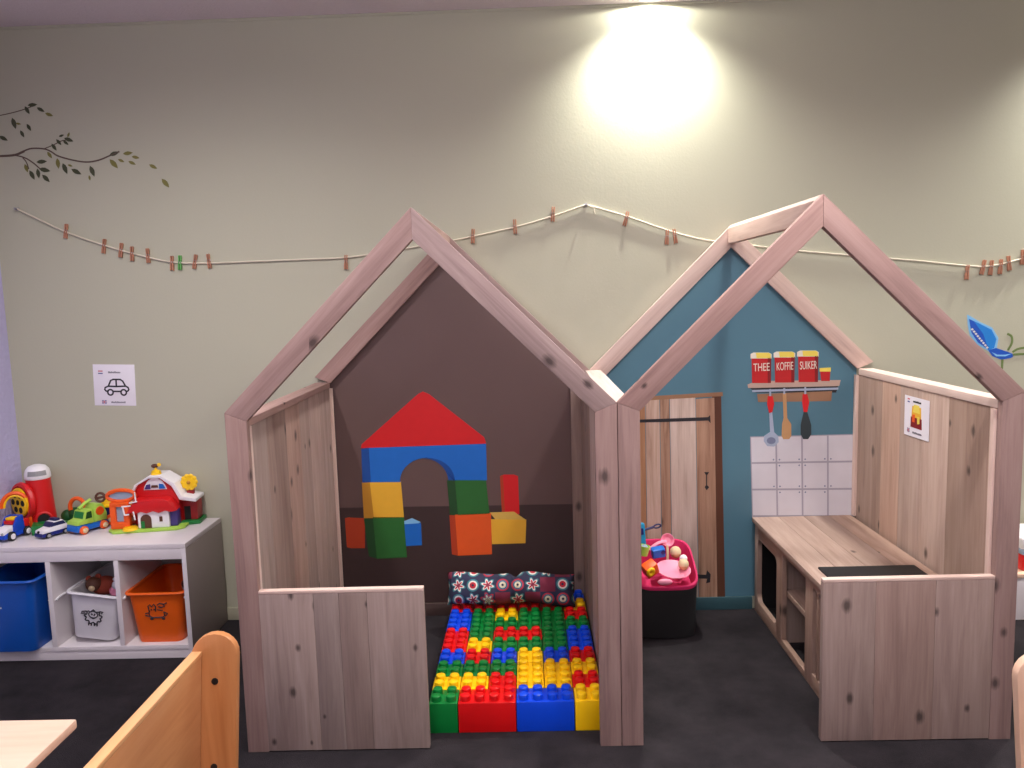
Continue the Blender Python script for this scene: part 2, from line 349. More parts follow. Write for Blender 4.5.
# ------------------------------------------------------------------ the two playhouses
D = 1.16; HE = 1.201; HR = 1.854; W = .073; TH = .03
WD, WF, WW, WE = M['wood'], M['wood_frame'], M['wood_lit'], M['wood_edge']
def gable_board(mb, m, ap, xe, side, y0, y1):
    """one sloping rafter from the eave at xe to the apex ap"""
    hw = abs(ap-xe); s = (HR-HE)/hw; v = W*math.sqrt(1+s*s); zi = HR-v-s*(hw-W)
    pts = [(xe, HE), (ap, HR), (ap, HR-v), (xe+side*W, zi)]
    mb.prism(m, pts, y0, y1, .0025, grain=(side*hw, 0, HR-HE), tint=random.uniform(.5, .7))
    return zi, s, v
def frame(parent, x0, x1, origin, back_mat):
    ap = (x0+x1)/2
    out = {}
    for y0, y1, m, post in ((-D, -D+TH, WF, True), (-.033, -.0135, back_mat, False)):
        for xe, sd in ((x0, 1), (x1, -1)):
            rb = MB(); zi, s, v = gable_board(rb, m, ap, xe, sd, y0, y1); rb.build('rafter', parent, origin)
            if post:
                pb = MB(); pb.prism(m, [(xe, 0), (xe+sd*W, 0), (xe+sd*W, zi), (xe, HE)], y0, y1, .0025, grain='z', tint=.12); pb.build('post', parent, origin)
    rb = MB(); rb.prism(back_mat, [(ap-.016, HR-.016), (ap, HR), (ap+.016, HR-.016), (ap+.016, HR-.085), (ap-.016, HR-.085)], -D+TH, -.0335, .002, grain='y'); rb.build('ridge_beam', parent, origin)
def planked_wall(m, x0, x1, y0, y1, z0, z1, widths, tints):
    b_ = MB(); y = y1; tot = sum(widths)
    for w, t in zip(widths, tints):
        h = (y1-y0)*w/tot; b_.bx(m, (x0, y-h+.0005, z0), (x1, y-.0005, z1), .0012, 'z', t); y -= h
    return b_
XL, XR = -1.305, 1.328
hl = thing('playhouse', 'left wooden gable playhouse around the toy brick bed', 'playhouse', ((XL+0)/2, -D/2, 0))
O = hl.location.copy()
frame(hl, XL, -.001, O, WF)
# left wall: planks with a cap board
planked_wall(WD, -1.262, -1.240, -D+TH+.001, -.012, 0, 1.150, (1.0, .85, .7, .9, 1.1, .9), (.75, .95, .6, .85, .45, .7)).build('side_wall', hl, O)
b = MB(); b.bx(WF, (-1.303, -D+TH+.001, 1.150), (-1.234, -.0345, 1.176), .002, 'y', .8); b.build('cap_board', hl, O)
b = MB(); b.bx(WE, (-1.240, -.032, .02), (-1.226, -.016, 1.145), .001, 'z'); b.build('batten', hl, O)
b = MB(); b.bx(WE, (-1.240, -D+TH+.001, .02), (-1.2322, -D+TH+.018, 1.149), .001, 'z'); b.build('batten', hl, O)
# centre wall seen from the block bed
planked_wall(WD, -.045, -.022, -D+TH+.001, -.034, 0, 1.170, (1, 1, .5, 1.1, 1, .8), (.16, .1, .14, 1, .95, .8)).build('side_wall', hl, O)
b = MB(); b.bx(WD, (-.092, -.031, 0), (-.004, -.002, 1.150), .002, 'z', .2); b.build('back_post', hl, O)
# low front panel
b = MB()
for x0, x1, t in ((-1.2325, -1.045, .7), (-1.045, -.958, .34), (-.958, -.862, .28), (-.862, -.667, .66)):
    b.bx(WD, (x0+.0004, -D+.001, .004), (x1-.0004, -D+.026, .572), .001, 'z', t)
b.build('front_panel', hl, O)
b = MB(); b.bx(WE, (-1.2325, -D+.0005, .572), (-.667, -D+.0265, .583), .002, 'x', .8); b.build('top_edging', hl, O)

hr = thing('playhouse', 'right wooden gable playhouse around the teal wall and play kitchen', 'playhouse', ((XR)/2, -D/2, 0))
O = hr.location.copy()
frame(hr, .001, XR, O, WE)
planked_wall(WD, .022, .045, -D+TH+.001, -.034, 0, 1.170, (1, 1, 1, 1, 1, 1), (.3, .6, .5, .2, .7, .4)).build('side_wall', hr, O)
b = MB(); b.bx(WE, (-.021, -D+TH+.001, 1.172), (.053, -.034, 1.199), .003, 'y'); b.build('valley_board', hr, O)
planked_wall(WW, 1.262, 1.284, -D+TH+.001, -.012, 0, 1.143, (1.25, .8, .85, .95, 1.2, .25), (.12, .85, .62, .95, .2, .5)).build('side_wall', hr, O)
b = MB(); b.bx(WE, (1.258, -D+TH+.001, 1.143), (1.326, -.0345, 1.172), .002, 'y', .6); b.build('cap_board', hr, O)
b = MB(); b.bx(WE, (1.249, -.032, .462), (1.262, -.004, 1.140), .001, 'z'); b.build('batten', hr, O)
b = MB(); b.bx(WE, (1.247, -D+TH+.001, .02), (1.262, -D+TH+.022, 1.141), .001, 'z'); b.build('batten', hr, O)
b = MB()
for x0, x1, t in ((.684, .86, .62), (.86, 1.06, .55), (1.06, 1.2545, .6)):
    b.bx(WD, (x0+.0004, -D+.001, .004), (x1-.0004, -D+.026, .570), .001, 'z', t)
b.build('front_panel', hr, O)
b = MB(); b.bx(WE, (.684, -D+.0005, .570), (1.2545, -D+.0265, .581), .002, 'x', .8); b.build('top_edging', hr, O)

# ------------------------------------------------------------------ play kitchen counter
kc = thing('play_kitchen_counter', 'low plank kitchen counter with open shelves under its worktop, against the right playhouse wall', 'counter', (1.02, -.56, 0)); O = kc.location.copy()
CX0, CX1 = .785, 1.2465
b = MB(); n = 4; xs = [CX0-.012, .90, 1.02, 1.14, CX1]
for i, t in enumerate((.75, .6, .25, .5)):
    b.bx(WW, (xs[i]+.0006, -1.108, .438), (xs[i+1]-.0006, -.004, .460), .002, 'y', t)
b.build('worktop', kc, O)
b = MB()
def sp(y0, y1, z0, z1, g='z', t=.5): b.bx(WW, (CX0, y0, z0), (CX0+.022, y1, z1), .0012, g, t)
for y0, y1, t in ((-.058, -.014, .6), (-.42, -.345, .5), (-.785, -.705, .55), (-1.106, -.895, .5)): sp(y0, y1, .0, .437, 'z', t)
for y0, y1, z0, z1 in ((-.345, -.058, 0, .06), (-.345, -.058, .372, .437), (-.705, -.42, 0, .03), (-.705, -.42, .415, .437), (-.895, -.785, 0, .06), (-.895, -.785, .41, .437)): sp(y0, y1, z0, z1, 'y', .5)
sp(-.845, -.828, .06, .41)
for (yc, zc, a) in ((-.345, .372, 270), (-.345, .06, 0), (-.058, .372, 180), (-.058, .06, 90)):
    r_ = .035; sy = 1 if a in (270, 0) else -1; sz = -1 if a in (270, 180) else 1
    pts = [(yc, zc)] + [(yc+sy*(r_-r_*math.sin(R(t))), zc+sz*(r_-r_*math.cos(R(t)))) for t in range(0, 91, 15)]
    b.prism(WW, pts, CX0+.0004, CX0+.0216, plane='yz', grain='z')
for yc in (-.8065, -.87):
    for s_ in (-1, 1):
        w_ = .0215 if yc > -.85 else .025
        pts = [(yc+s_*w_, .41)] + [(yc+s_*w_*math.sin(R(t)), .41-.022+.022*math.cos(R(t))) for t in range(0, 91, 15)]
        b.prism(WW, pts, CX0+.0004, CX0+.0216, plane='yz', grain='z')
b.build('side_panel', kc, O)
b = MB(); b.bx(WW, (CX0+.0225, -.745, .225), (CX1-.002, -.385, .248), .0015, 'y', .6); b.build('shelf', kc, O)
for y in (-.383, -.747): 
    b = MB(); s_ = .0 ; b.bx(WW, (CX0+.0225, y-.009 if y > -.5 else y-.011, .002), (CX1-.002, y+.011 if y > -.5 else y+.009, .437), .0015, 'z', .3)
    if y > -.5: pass
    o = b.build('divider', kc, O)
b = MB(); b.bx(M['soft_black'], (CX1-.0015, -1.1, .002), (CX1+.0, -.02, .436)); b.bx(M['soft_black'], (CX0+.0225, -.0135, .002), (CX1-.002, -.0128, .436)); b.bx(M['soft_black'], (CX0+.0225, -.37, .002), (CX1-.002, -.014, .006)); b.build('back_or_shade_panel', kc, O)  # black sheets added, they put the counter interior's shade into colour
b = MB(); b.bx(M['black'], (.825, -1.09, .4602), (1.20, -.725, .468), .003)
b.build('hob', kc, O)['label'] = 'black hob plate'

# ------------------------------------------------------------------ painted murals on the back wall
def paint(mb, m, pts, layer, world=False, grain='z', tint=None):
    P = pts if world else [wall_pt(*p) for p in pts]
    mb.prism(m, P, -.0012*layer, -.0001, grain=grain, tint=tint)
def stroke(mb, m, pts, r, layer, closed=False, seg=6):
    P = [wall_pt(*p) for p in pts]
    mb.tube(m, [(x, -.0012*layer, z) for x, z in P], r, seg, closed, .12, 1)
def gable_poly(x0, x1, ap):
    s = (HR-HE)/abs(ap-x0 if False else (0-XL)/2)
    top = HR-.05; e = .04
    z0 = top-(ap-x0); z1 = top-(x1-ap)
    return [(x0, .063), (x1, .063), (x1, z1), (ap, top), (x0, z0)]

bm_ = thing('block_mural', 'dark brown painted gable with a painted toy block gateway on the back wall', 'mural', (-.655, 0, 0)); O = bm_.location.copy()
b = MB(); paint(b, M['brown_paint'], gable_poly(-1.262, -.045, -.655), 1, True); b.build('painted_background', bm_, O)
b = MB(); paint(b, M['brown_floor_paint'], [(-1.262, .063), (-.045, .063), (-.045, .545), (-1.262, .555)], 1.5, True); b.build('painted_floor', bm_, O)
def block(name, label, *faces):
    b = MB()
    for m, pts, l in faces: paint(b, M[m], pts, l)
    o = b.build(name, bm_, O); o['label'] = label
block('painted_block', 'red block half hidden at the left', ('p_orange_d', [(345, 518), (350, 517), (351, 548), (347, 547)], 2), ('p_orange_d', [(350, 517.5), (365, 518), (365, 548), (351, 548)], 2.2))
block('painted_block', 'small blue block', ('p_sky_l', [(404, 521), (412, 518), (421, 522), (414, 525), (404, 525)], 2), ('p_blue', [(404, 524), (421, 523), (422, 545), (404, 546)], 2.2))
block('painted_cylinder', 'red upright cylinder', ('p_red', [(500, 476), (504, 474.5), (514, 474.5), (518, 476), (519.5, 514), (502, 514)], 2), ('p_orange_d', [(500, 476), (503, 475), (505, 514), (502, 514)], 2.2))
block('painted_block', 'yellow block lying at the right', ('p_sand', [(489.7, 512.3), (514, 511.5), (526.5, 520), (496, 520)], 3), ('p_yellow', [(491, 519), (526.3, 519.5), (525.5, 543), (492, 544)], 3.2))
block('painted_block', 'lower green block', ('p_green_d', [(364, 518), (374, 518), (377, 558.5), (369, 556)], 3), ('p_green', [(373, 517), (404, 517), (407, 557), (377, 558.5)], 3.2))
block('painted_block', 'lower orange block', ('p_orange_d', [(449.5, 515), (456, 515), (458, 555.5), (452, 554)], 3), ('p_orange', [(455, 514.5), (491, 513), (492, 554), (458, 555.5)], 3.2))
block('painted_block', 'upper yellow block', ('p_yellow_d', [(362, 482), (371, 482), (374, 518), (364, 518)], 3), ('p_yellow', [(370, 481.5), (401, 481.5), (404, 517), (374, 518)], 3.2))
block('painted_block', 'upper green block', ('p_green_d', [(447, 480), (456, 480), (458, 515), (450, 515)], 3), ('p_green', [(455, 479.5), (486, 480), (489.5, 513.5), (458, 515)], 3.2))
archp = [(369, 447), (486, 443), (487, 480), (455, 480)] + [(427.5+27.5*math.cos(R(t)), 481-23.5*math.sin(R(t))) for t in range(0, 181, 12)] + [(401, 481.8), (371, 482)]
inner = [(455, 480), (448.5, 480)] + [(423+25.5*math.cos(R(t)), 482-24*math.sin(R(t))) for t in range(10, 100, 10)] + [(423+4, 457)] + [(427.5+27.5*math.cos(R(t)), 481-23.5*math.sin(R(t))) for t in range(90, -1, -10)]
block('painted_arch', 'blue arch block', ('p_blue_d', [(361.5, 449), (370, 447), (371.5, 482), (362.5, 482.5)], 3.4), ('p_blue', archp, 3.5), ('p_blue_d', inner, 3.6))
block('painted_roof_block', 'red roof block', ('p_red', [(361, 448), (362, 444), (418, 394), (423, 391.5), (429, 394), (484, 437), (486, 442), (486, 443.5)], 3.8))

km = thing('kitchen_mural', 'teal painted gable on the back wall with plank door, red canisters and tiles', 'mural', (.664, 0, 0)); O = km.location.copy()
b = MB(); paint(b, M['teal_paint'], gable_poly(.045, 1.262, .664), 1, True); b.build('painted_background', km, O)
# painted door
dr = MB()
paint(dr, M['p_shelf_d'], [(600, 399), (722.5, 392), (722.8, 396), (600, 403)], 3)
paint(dr, M['brown'], [(712, 396), (721, 395.5), (725, 597), (717, 597)], 2)
edges = [(600, 622, 1), (622, 638, 0), (638, 645, 1), (645, 659.5, 0), (659.5, 669.5, 1), (669.5, 695.5, 0), (695.5, 714.5, 1)]
for (a, c, dk), t in zip(edges, (.5, .6, .5, .55, .4, .7, .75)):
    sl = 3
    paint(dr, M['door_paint_dark' if dk else 'door_paint'], [(a+.3, 399), (c-.3, 397.5), (c-.3+sl, 597), (a+.3+sl, 597)], 2.2, tint=t)
dob = dr.build('painted_door', km, O)
for nm, pts in (('painted_hinge', [(639, 419.5), (708, 417), (710, 415), (710.5, 423), (708, 420.5), (660, 422), (639, 422.5)]),
                ('painted_latch', [(704, 472), (709, 472), (707, 475), (707, 485), (709, 487), (706.5, 490), (704.5, 487), (706, 485), (706, 475)]),
                ('painted_hinge', [(690, 574), (706, 574.5), (707, 570), (710.5, 574), (710, 582), (706, 583), (707, 578.5), (690, 578)])):
    b = MB(); paint(b, M['p_black'], pts, 3); b.build(nm, dob)
    bpy.data.objects[-1] if False else None
for ch in dob.children: ch.location = -O
# tiles
tl = MB(); paint(tl, M['p_grout'], [(750, 436.5), (853.5, 434), (853, 518), (752, 518)], 1.6)
def tq(u, v):  # bilinear in the tiled field, u 0..4, v 0..3
    a = Vector((750, 436.5)).lerp(Vector((853.5, 434)), u/4); c = Vector((752, 516)).lerp(Vector((853, 516)), u/4); p = a.lerp(c, v/3); return p
for j in range(3):
    for i in range(4):
        g = .035
        p = [tq(i+g, j+g), tq(i+1-g, j+g), tq(i+1-g, j+1-g), tq(i+g, j+1-g)]
        paint(tl, M['p_tile'], [tuple(q) for q in p], 1.9)
for j in (1, 2):
    for i in (1, 2, 3):
        q = tq(i, j)
        for dx, dy in ((-3, -3), (3, -3), (-3, 3), (3, 3)):
            if random.random() < .7: paint(tl, M['p_steel_d'], [(q[0]+dx-1, q[1]+dy), (q[0]+dx, q[1]+dy-1), (q[0]+dx+1, q[1]+dy), (q[0]+dx, q[1]+dy+1)], 2.1)
tl.build('painted_tiles', km, O)
sh = MB()
paint(sh, M['p_black'], [(749, 387.5), (838, 385.5), (836, 392.5), (756, 392.5)], 1.7)
paint(sh, M['p_shelf_d'], [(757, 394), (832, 391), (831, 401), (758, 402)], 2)
paint(sh, M['p_shelf'], [(747.5, 384.5), (756, 381), (840.5, 380), (839, 386), (748, 388)], 2.4)
stroke(sh, M['p_steel'], [(752, 391), (838, 388.5)], .006, 2.8)
sh.build('painted_shelf', km, O)
for x0, x1, yt, yb, word in ((750.5, 771.5, 352.5, 383, 'THEE'), (773.5, 795, 351.5, 382.5, 'KOFFIE'), (797, 818.5, 350.5, 382, 'SUIKER')):
    b = MB()
    paint(b, M['p_can'], [(x0+1, yt+5), (x1-.5, yt+5), (x1-.8, yb), (x0+1.5, yb)], 2.6)
    paint(b, M['p_can_d'], [(x1-4, yt+5), (x1-.5, yt+5), (x1-.8, yb), (x1-4, yb)], 2.8)
    paint(b, M['p_lidw'], [(x0, yt+1.5), (x0+3, yt), (x1-3, yt), (x1, yt+1.5), (x1, yt+6), (x0, yt+6)], 2.8)
    paint(b, M['p_lid'], [(x0+5, yt+.2), (x1-3, yt+.2), (x1-1, yt+1.5), (x1-1, yt+5.6), (x0+6, yt+5.6)], 3)
    o = b.build('painted_canister', km, O); o['label'] = 'red canister lettered ' + word
    x, z = wall_pt((x0+x1)/2+.3, yt+15)
    text_mesh(word, .054, M['p_lidw'], 'lettering', o, Vector((x, -.0042, z))-O, (R(90), R(-1.5), 0), squeeze=.62 if len(word) < 5 else .47)
b = MB(); paint(b, M['p_can'], [(820, 371), (830, 371), (829.5, 381), (821, 381)], 2.6); paint(b, M['p_lid'], [(819.5, 368), (830.5, 367.5), (830.5, 371.5), (819.5, 371.5)], 2.8); b.build('painted_jar', km, O)['label'] = 'small red jar with yellow lid'
b = MB(); stroke(b, M['p_steel'], [(770, 389), (770, 396)], .005, 3); paint(b, M['p_red'], [(767.5, 396), (772.5, 396), (774, 404), (772, 412), (769, 413), (767, 404)], 3.2)
paint(b, M['p_steel'], [(769, 412), (772, 412), (774, 432), (778, 436), (778.5, 442), (774, 446.5), (767, 446), (763.5, 441), (764, 436), (770, 432)], 3)
paint(b, M['p_steel_d'], [(771+4.5*math.cos(R(a)), 440.5+3.5*math.sin(R(a))) for a in range(0, 360, 30)], 3.1); b.build('painted_ladle', km, O)
b = MB(); stroke(b, M['p_steel'], [(784, 388), (784, 394)], .005, 3); paint(b, M['p_spoon'], [(782.5, 393), (786, 393), (787, 418), (791, 424), (791, 436), (789, 439), (783, 439), (781.5, 436), (782, 424), (783.5, 418)], 3); b.build('painted_spatula', km, O)
b = MB(); stroke(b, M['p_steel'], [(805, 387), (805, 394)], .005, 3); paint(b, M['p_red'], [(802.5, 394), (807, 394), (809, 402), (807, 412), (803.5, 412), (802, 402)], 3.2)
paint(b, M['p_whisk'], [(803.5, 412), (807, 412), (811, 425), (811, 434), (808, 439), (803, 439), (800.5, 434), (800.5, 425)], 3); b.build('painted_whisk', km, O)

# painted branch
br = thing('painted_branch', 'painted twig with olive green leaves high on the back wall at the far left', 'wall painting', (-2.35, 0, 0)); O = br.location.copy()
b = MB()
def zb(x, y): return (x/5.689, 90+y/5.689)
def zs(pts, r, l=1): stroke(b, M['p_twig'], [tuple(p)[:2] for p in spline([zb(*p)+(0,) for p in pts], 5)], r, l)
zs([(-60, 372), (0, 375), (80, 370), (130, 350), (180, 333), (250, 335), (290, 350), (330, 375), (410, 398), (490, 410), (560, 400), (620, 376), (680, 350)], .004)
zs([(-60, 374), (0, 376), (85, 370), (140, 348)], .006)
zs([(80, 370), (140, 385), (190, 415), (230, 450)], .0035); zs([(130, 385), (150, 410), (165, 450)], .003); zs([(250, 335), (300, 315), (350, 290), (380, 285)], .0025)
zs([(-40, 150), (0, 145), (70, 130), (140, 110), (180, 95)], .0025)
b.build('twig', br, O)
b = MB(); bl = MB()
LV = [(185, 85, 55, -5, 0), (155, 115, 52, 60, 0), (232, 112, 50, 30, 0), (280, 140, 48, 20, 1), (80, 190, 66, 72, 0), (165, 213, 46, 60, 0), (127, 250, 46, 62, 0), (20, 275, 56, 28, 0), (105, 192, 30, 10, 1),
      (308, 325, 48, 55, 0), (335, 297, 44, 50, 0), (350, 260, 32, -20, 0), (392, 283, 56, 20, 0), (375, 300, 40, 40, 0), (390, 255, 30, -70, 1), (283, 370, 46, 55, 1), (330, 418, 60, 82, 1), (370, 447, 66, 68, 0), (400, 430, 30, 20, 1),
      (435, 465, 64, 28, 0), (525, 462, 66, 68, 0), (510, 500, 30, 80, 1), (648, 420, 70, 48, 0), (650, 362, 60, -20, 0), (728, 360, 56, -8, 0), (772, 383, 46, 12, 0), (690, 402, 40, 25, 1), (752, 415, 46, 25, 1), (872, 436, 52, 28, 0), (942, 530, 66, 50, 0),
      (150, 445, 50, 70, 1), (183, 484, 60, 62, 0), (238, 408, 60, -5, 0), (218, 475, 56, 80, 0), (255, 455, 66, 12, 0), (262, 503, 60, 45, 0)]
for x, y, l, a, k in LV:
    c, s_ = math.cos(R(a)), math.sin(R(a)); P = []
    for t, w in ((-.5, 0), (-.25, .16), (0, .2), (.25, .13), (.5, 0), (.25, -.13), (0, -.2), (-.25, -.16)):
        P.append(zb(x+l*(t*c-w*s_), y+l*(t*s_+w*c)))
    paint(bl if k else b, M['p_leaf_l'] if k or x > 600 and random.random() < .8 else M['p_leaf_d'], P, 1.3+.1*random.random())
b.build('leaves', br, O); o = bl.build('leaves', br, O); o['label'] = 'pale olive leaves'

# painted butterfly
bf = thing('painted_butterfly', 'painted blue butterfly on the back wall behind the right rafter', 'wall painting', (1.9, 0, 0)); O = bf.location.copy()
def zf(x, y): return (940+x/7.68, 300+y/7.68)
b = MB(); paint(b, M['p_sky_l'], [zf(*p) for p in ((208, 112), (235, 125), (300, 165), (400, 212), (448, 290), (435, 372), (380, 398), (290, 345), (228, 270), (212, 190))], 1)
paint(b, M['p_sky'], [zf(*p) for p in ((222, 145), (300, 180), (395, 228), (432, 300), (415, 368), (375, 385), (290, 325), (240, 250))], 1.3)
paint(b, M['p_sky_d'], [zf(*p) for p in ((222, 145), (260, 165), (330, 260), (375, 385), (290, 325), (240, 250))], 1.5)
for k in range(9):
    t = k/8; p = zf(245+t*115, 225+t*140); paint(b, M['p_lidw'], [(p[0]-1.3, p[1]), (p[0], p[1]-1.3), (p[0]+1.6, p[1]), (p[0], p[1]+1.3)], 1.8)
b.build('wing', bf, O)
b = MB(); paint(b, M['p_sky_d'], [zf(*p) for p in ((370, 385), (430, 368), (520, 398), (575, 420), (545, 445), (470, 458), (400, 430))], 1.6)
paint(b, M['p_sky_l'], [zf(*p) for p in ((395, 400), (440, 420), (500, 420), (550, 412), (500, 432), (430, 432))], 1.9); b.build('body', bf, O)
b = MB()
for pts in (((515, 258), (548, 280), (550, 330), (520, 385)), ((555, 400), (600, 375), (680, 362)), ((555, 420), (620, 415), (690, 418)), ((478, 455), (475, 515), (470, 540))):
    stroke(b, M['p_stem'], [tuple(p)[:2] for p in spline([zf(*p)+(0,) for p in pts], 5)], .006, 1.4)
b.build('feeler', bf, O)

# ------------------------------------------------------------------ pictogram sheets
def tiny_text(mb, m, x0, x1, z, y, h=.006):
    n = int((x1-x0)/(h*.55)); 
    for k in range(n):
        x = x0+(x1-x0)*(k+.5)/n
        mb.bx(m, (x-h*.17, y-.0004, z-h/2), (x+h*.17, y+.0004, z+h/2*random.choice((.5, .6, 1))))
        mb.bx(m, (x-h*.2, y-.0004, z-h*.12), (x+h*.34, y+.0004, z+h*.05))
def flags(mb, parent_y, x, z, w=.022, uk=False):
    y = parent_y
    if uk:
        mb.bx(M['flag_blue'], (x, y-.0003, z-.008), (x+w, y+.0003, z+.008))
        for dx, dz in (((0, .5), (0, 1)),): pass
        mb.bx(M['paper'], (x, y-.0006, z-.003), (x+w, y+.0003, z+.003)); mb.bx(M['paper'], (x+w/2-.003, y-.0006, z-.008), (x+w/2+.003, y+.0003, z+.008))
        mb.bx(M['flag_red'], (x, y-.0009, z-.0016), (x+w, y+.0003, z+.0016)); mb.bx(M['flag_red'], (x+w/2-.0016, y-.0009, z-.008), (x+w/2+.0016, y+.0003, z+.008))
    else:
        mb.bx(M['flag_red'], (x, y-.0003, z+.003), (x+w, y+.0003, z+.008)); mb.bx(M['paper'], (x, y-.0003, z-.003), (x+w, y+.0003, z+.003)); mb.bx(M['flag_blue'], (x, y-.0003, z-.008), (x+w, y+.0003, z-.003))
sg = thing('car_sign', 'white square sheet with a black car outline taped to the back wall', 'sign', (-2.283, 0, 1.187), 0)
b = MB(); b.bx(M['paper'], (-.103, -.0015, -.1), (.099, 0, .1), .0004); b.build('paper_sheet', sg)
b = MB()
def zc(x, y):
    return ((x-425)/410*.2, (436-y)/400*.2)
def cs(pts, closed=False): b.tube(M['ink'], [(p[0], -.002, p[1]) for p in (zc(*q) for q in pts)], .0045, 6, closed, .15, 1)
cs([(400, 497), (405, 497), (480, 497), (484, 497)]); cs([(352, 498), (335, 493), (322, 478), (328, 460), (360, 446), (386, 392), (410, 381), (482, 381), (505, 396), (530, 443), (556, 458), (563, 478), (552, 492), (537, 497)])
cs([(362, 447), (440, 449), (528, 445)]); cs([(440, 382), (440, 448)])
for cx_ in (378, 510): cs([(cx_+27*math.cos(R(a)), 506+27*math.sin(R(a))) for a in range(0, 360, 24)], True)
b.build('car_drawing', sg)
b = MB(); flags(b, -.0018, -.078, .062); b.build('flag', sg)
b = MB(); tiny_text(b, M['grey_ink'], -.03, .03, .062, -.0018, .009); b.build('text_line', sg)
b = MB(); flags(b, -.0018, -.066, -.082, uk=True); b.build('flag', sg)
b = MB(); tiny_text(b, M['grey_ink'], -.022, .048, -.083, -.0018, .009); b.build('text_line', sg)
sg.rotation_euler = (0, R(2), 0)
po = thing('kitchen_sign', 'small white sheet with a red and yellow picture hung on the right playhouse plank wall', 'sign', (1.2605, -.588, 1.025), R(-90))
b = MB(); b.prism(M['paper'], [(-.1, -.082), (.1, -.078), (.098, .082), (-.1, .082)], -.0012, -.0002); b.build('paper_sheet', po)
b = MB(); b.prism(M['p_yellow'], [(-.035, .045), (.035, .045), (.038, 0), (-.04, 0)], -.002, -.001); b.prism(M['p_lid'], [(-.02, .052), (.02, .052), (.028, .02), (-.028, .02)], -.0024, -.001)
b.prism(M['p_can_d'], [(-.045, 0), (.042, 0), (.045, -.042), (-.045, -.042)], -.002, -.001); b.prism(M['p_orange'], [(-.03, .01), (-.01, .012), (-.012, -.02), (-.032, -.02)], -.0026, -.001); b.prism(M['p_lid'], [(.008, .006), (.026, .008), (.028, -.02), (.01, -.024)], -.0026, -.001); b.build('picture', po)
b = MB(); flags(b, -.0016, -.075, .064, .018); b.build('flag', po)
b = MB(); tiny_text(b, M['ink'], -.03, .035, .064, -.0016, .008); b.build('text_line', po)
b = MB(); flags(b, -.0016, -.072, -.058, .018, True); b.build('flag', po)
b = MB(); tiny_text(b, M['grey_ink'], -.03, .045, -.062, -.0016, .008); b.build('text_line', po)

# ------------------------------------------------------------------ clothesline and pegs
RY = -.0075
rp = [(17, 209), (40, 220), (66, 232), (100, 244), (135, 254), (172, 262), (210, 263), (250, 261.5), (300, 259.5), (350, 257), (408, 248), (455, 240), (515, 227), (553, 216), (586, 204.5)]
rp2 = [(586, 204.5), (626, 216), (667, 230), (700, 239), (740, 244), (790, 250), (860, 256), (920, 261), (965, 265.5), (990, 266), (1024, 258), (1060, 246), (1110, 226)]
def rope_pts(L): return spline([at(x, y, 'Y', RY) for x, y in L], 6)
cl = thing('clothesline', 'thin off-white string strung across the back wall above the playhouses', 'string', at(586, 204.5, 'Y', 0)); O = cl.location.copy()
b = MB(); pts = rope_pts(rp)+rope_pts(rp2)[1:]; b.tube(M['rope'], pts, .0042, 6); b.build('string', cl, O)
for x, y in ((17, 209), (586, 204.5)):
    p = at(x, y, 'Y', RY); b = MB(); b.lathe(M['steel'], [(.009, 0), (.009, .003), (.003, .004), (.003, .02), (.006, .021), (.006, .024), (0, .024)], 12, (p.x, 0, p.z), (R(90), 0, 0)); b.build('hook', cl, O)
p = at(586, 204.5, 'Y', RY); b = MB(); b.tube(M['rope'], [p, p+Vector((.02, -.003, -.01)), p+Vector((.036, -.002, -.016)), p+Vector((.04, 0, -.045))], .003, 6); b.build('loose_end', cl, O)
def rope_at(px):
    best = min(pts, key=lambda q: abs(q.x-at(px, 250, 'Y', RY).x)); return best
def make_peg(name, label, mat, group):
    t = thing(name, label, 'clothes peg', group=group)
    for s_ in (-1, 1):
        g = MB(); g.prism(mat, [(s_*.0012, -.030), (s_*.0085, -.033), (s_*.0088, -.012), (s_*.0066, .004), (s_*.0078, .03), (s_*.0062, .036), (s_*.0024, .036), (s_*.0016, .004)], -.005, .005, .0008, grain='z', tint=.5)
        g.build('prong', t)
    g = MB(); g.tube(M['steel'], [(.0095*math.cos(a*.7), -.0062+.0018*a/3, .004+.004*math.sin(a*.7)) for a in range(0, 19)], .0009, 5); g.build('spring', t)
    return t
PEG = [(66, 232, 8), (104, 247, 8), (121, 251, 8), (132, 254.5, 2), (148, 256.5, -2), (172, 264, 2), (180, 263.5, 3), (195, 262.5, 10), (209, 262, -6), (346, 263, 2),
       (473, 237, 2), (515, 227.5, -3), (553, 215, 2), (626, 219.5, 14), (667, 238, 2), (675, 237, -10), (967, 273, 2), (983, 268, 10), (991, 268.5, 4), (1000.5, 267.5, 2), (1009, 264, -8), (1022.5, 258, 0)]
OR = ['first', 'second', 'third', 'fourth', 'fifth', 'sixth', 'seventh', 'eighth', 'ninth', 'tenth']
LB = []
where = ['leftmost of all, alone near the left end of the string', 'second from the left end of the string', 'third from the left end of the string', 'fourth from the left end of the string, the darkest', 'fifth from the left end of the string',
         'short, touching the green peg on its left side', None, 'just right of the green peg', 'second to the right of the green peg', 'alone, just left of the left roof',
         'just right of the left roof', 'second to the right of the left roof', 'just left of the middle hook', 'slanting, just right of the middle hook', 'left one of a close pair left of the right roof', 'slanting right one of a close pair left of the right roof',
         'hanging lower, first of the bunch at the right end', 'second of the bunch at the right end', 'third of the bunch at the right end', 'fourth of the bunch at the right end', 'fifth of the bunch at the right end', 'last one at the right end of the string']
wp = make_peg('clothes_peg', 'x', M['peg_wood'], 'wooden pegs on the string'); gp = make_peg('clothes_peg', 'light green clothes peg on the string, the only green one', M['peg_green'], None)
used = False
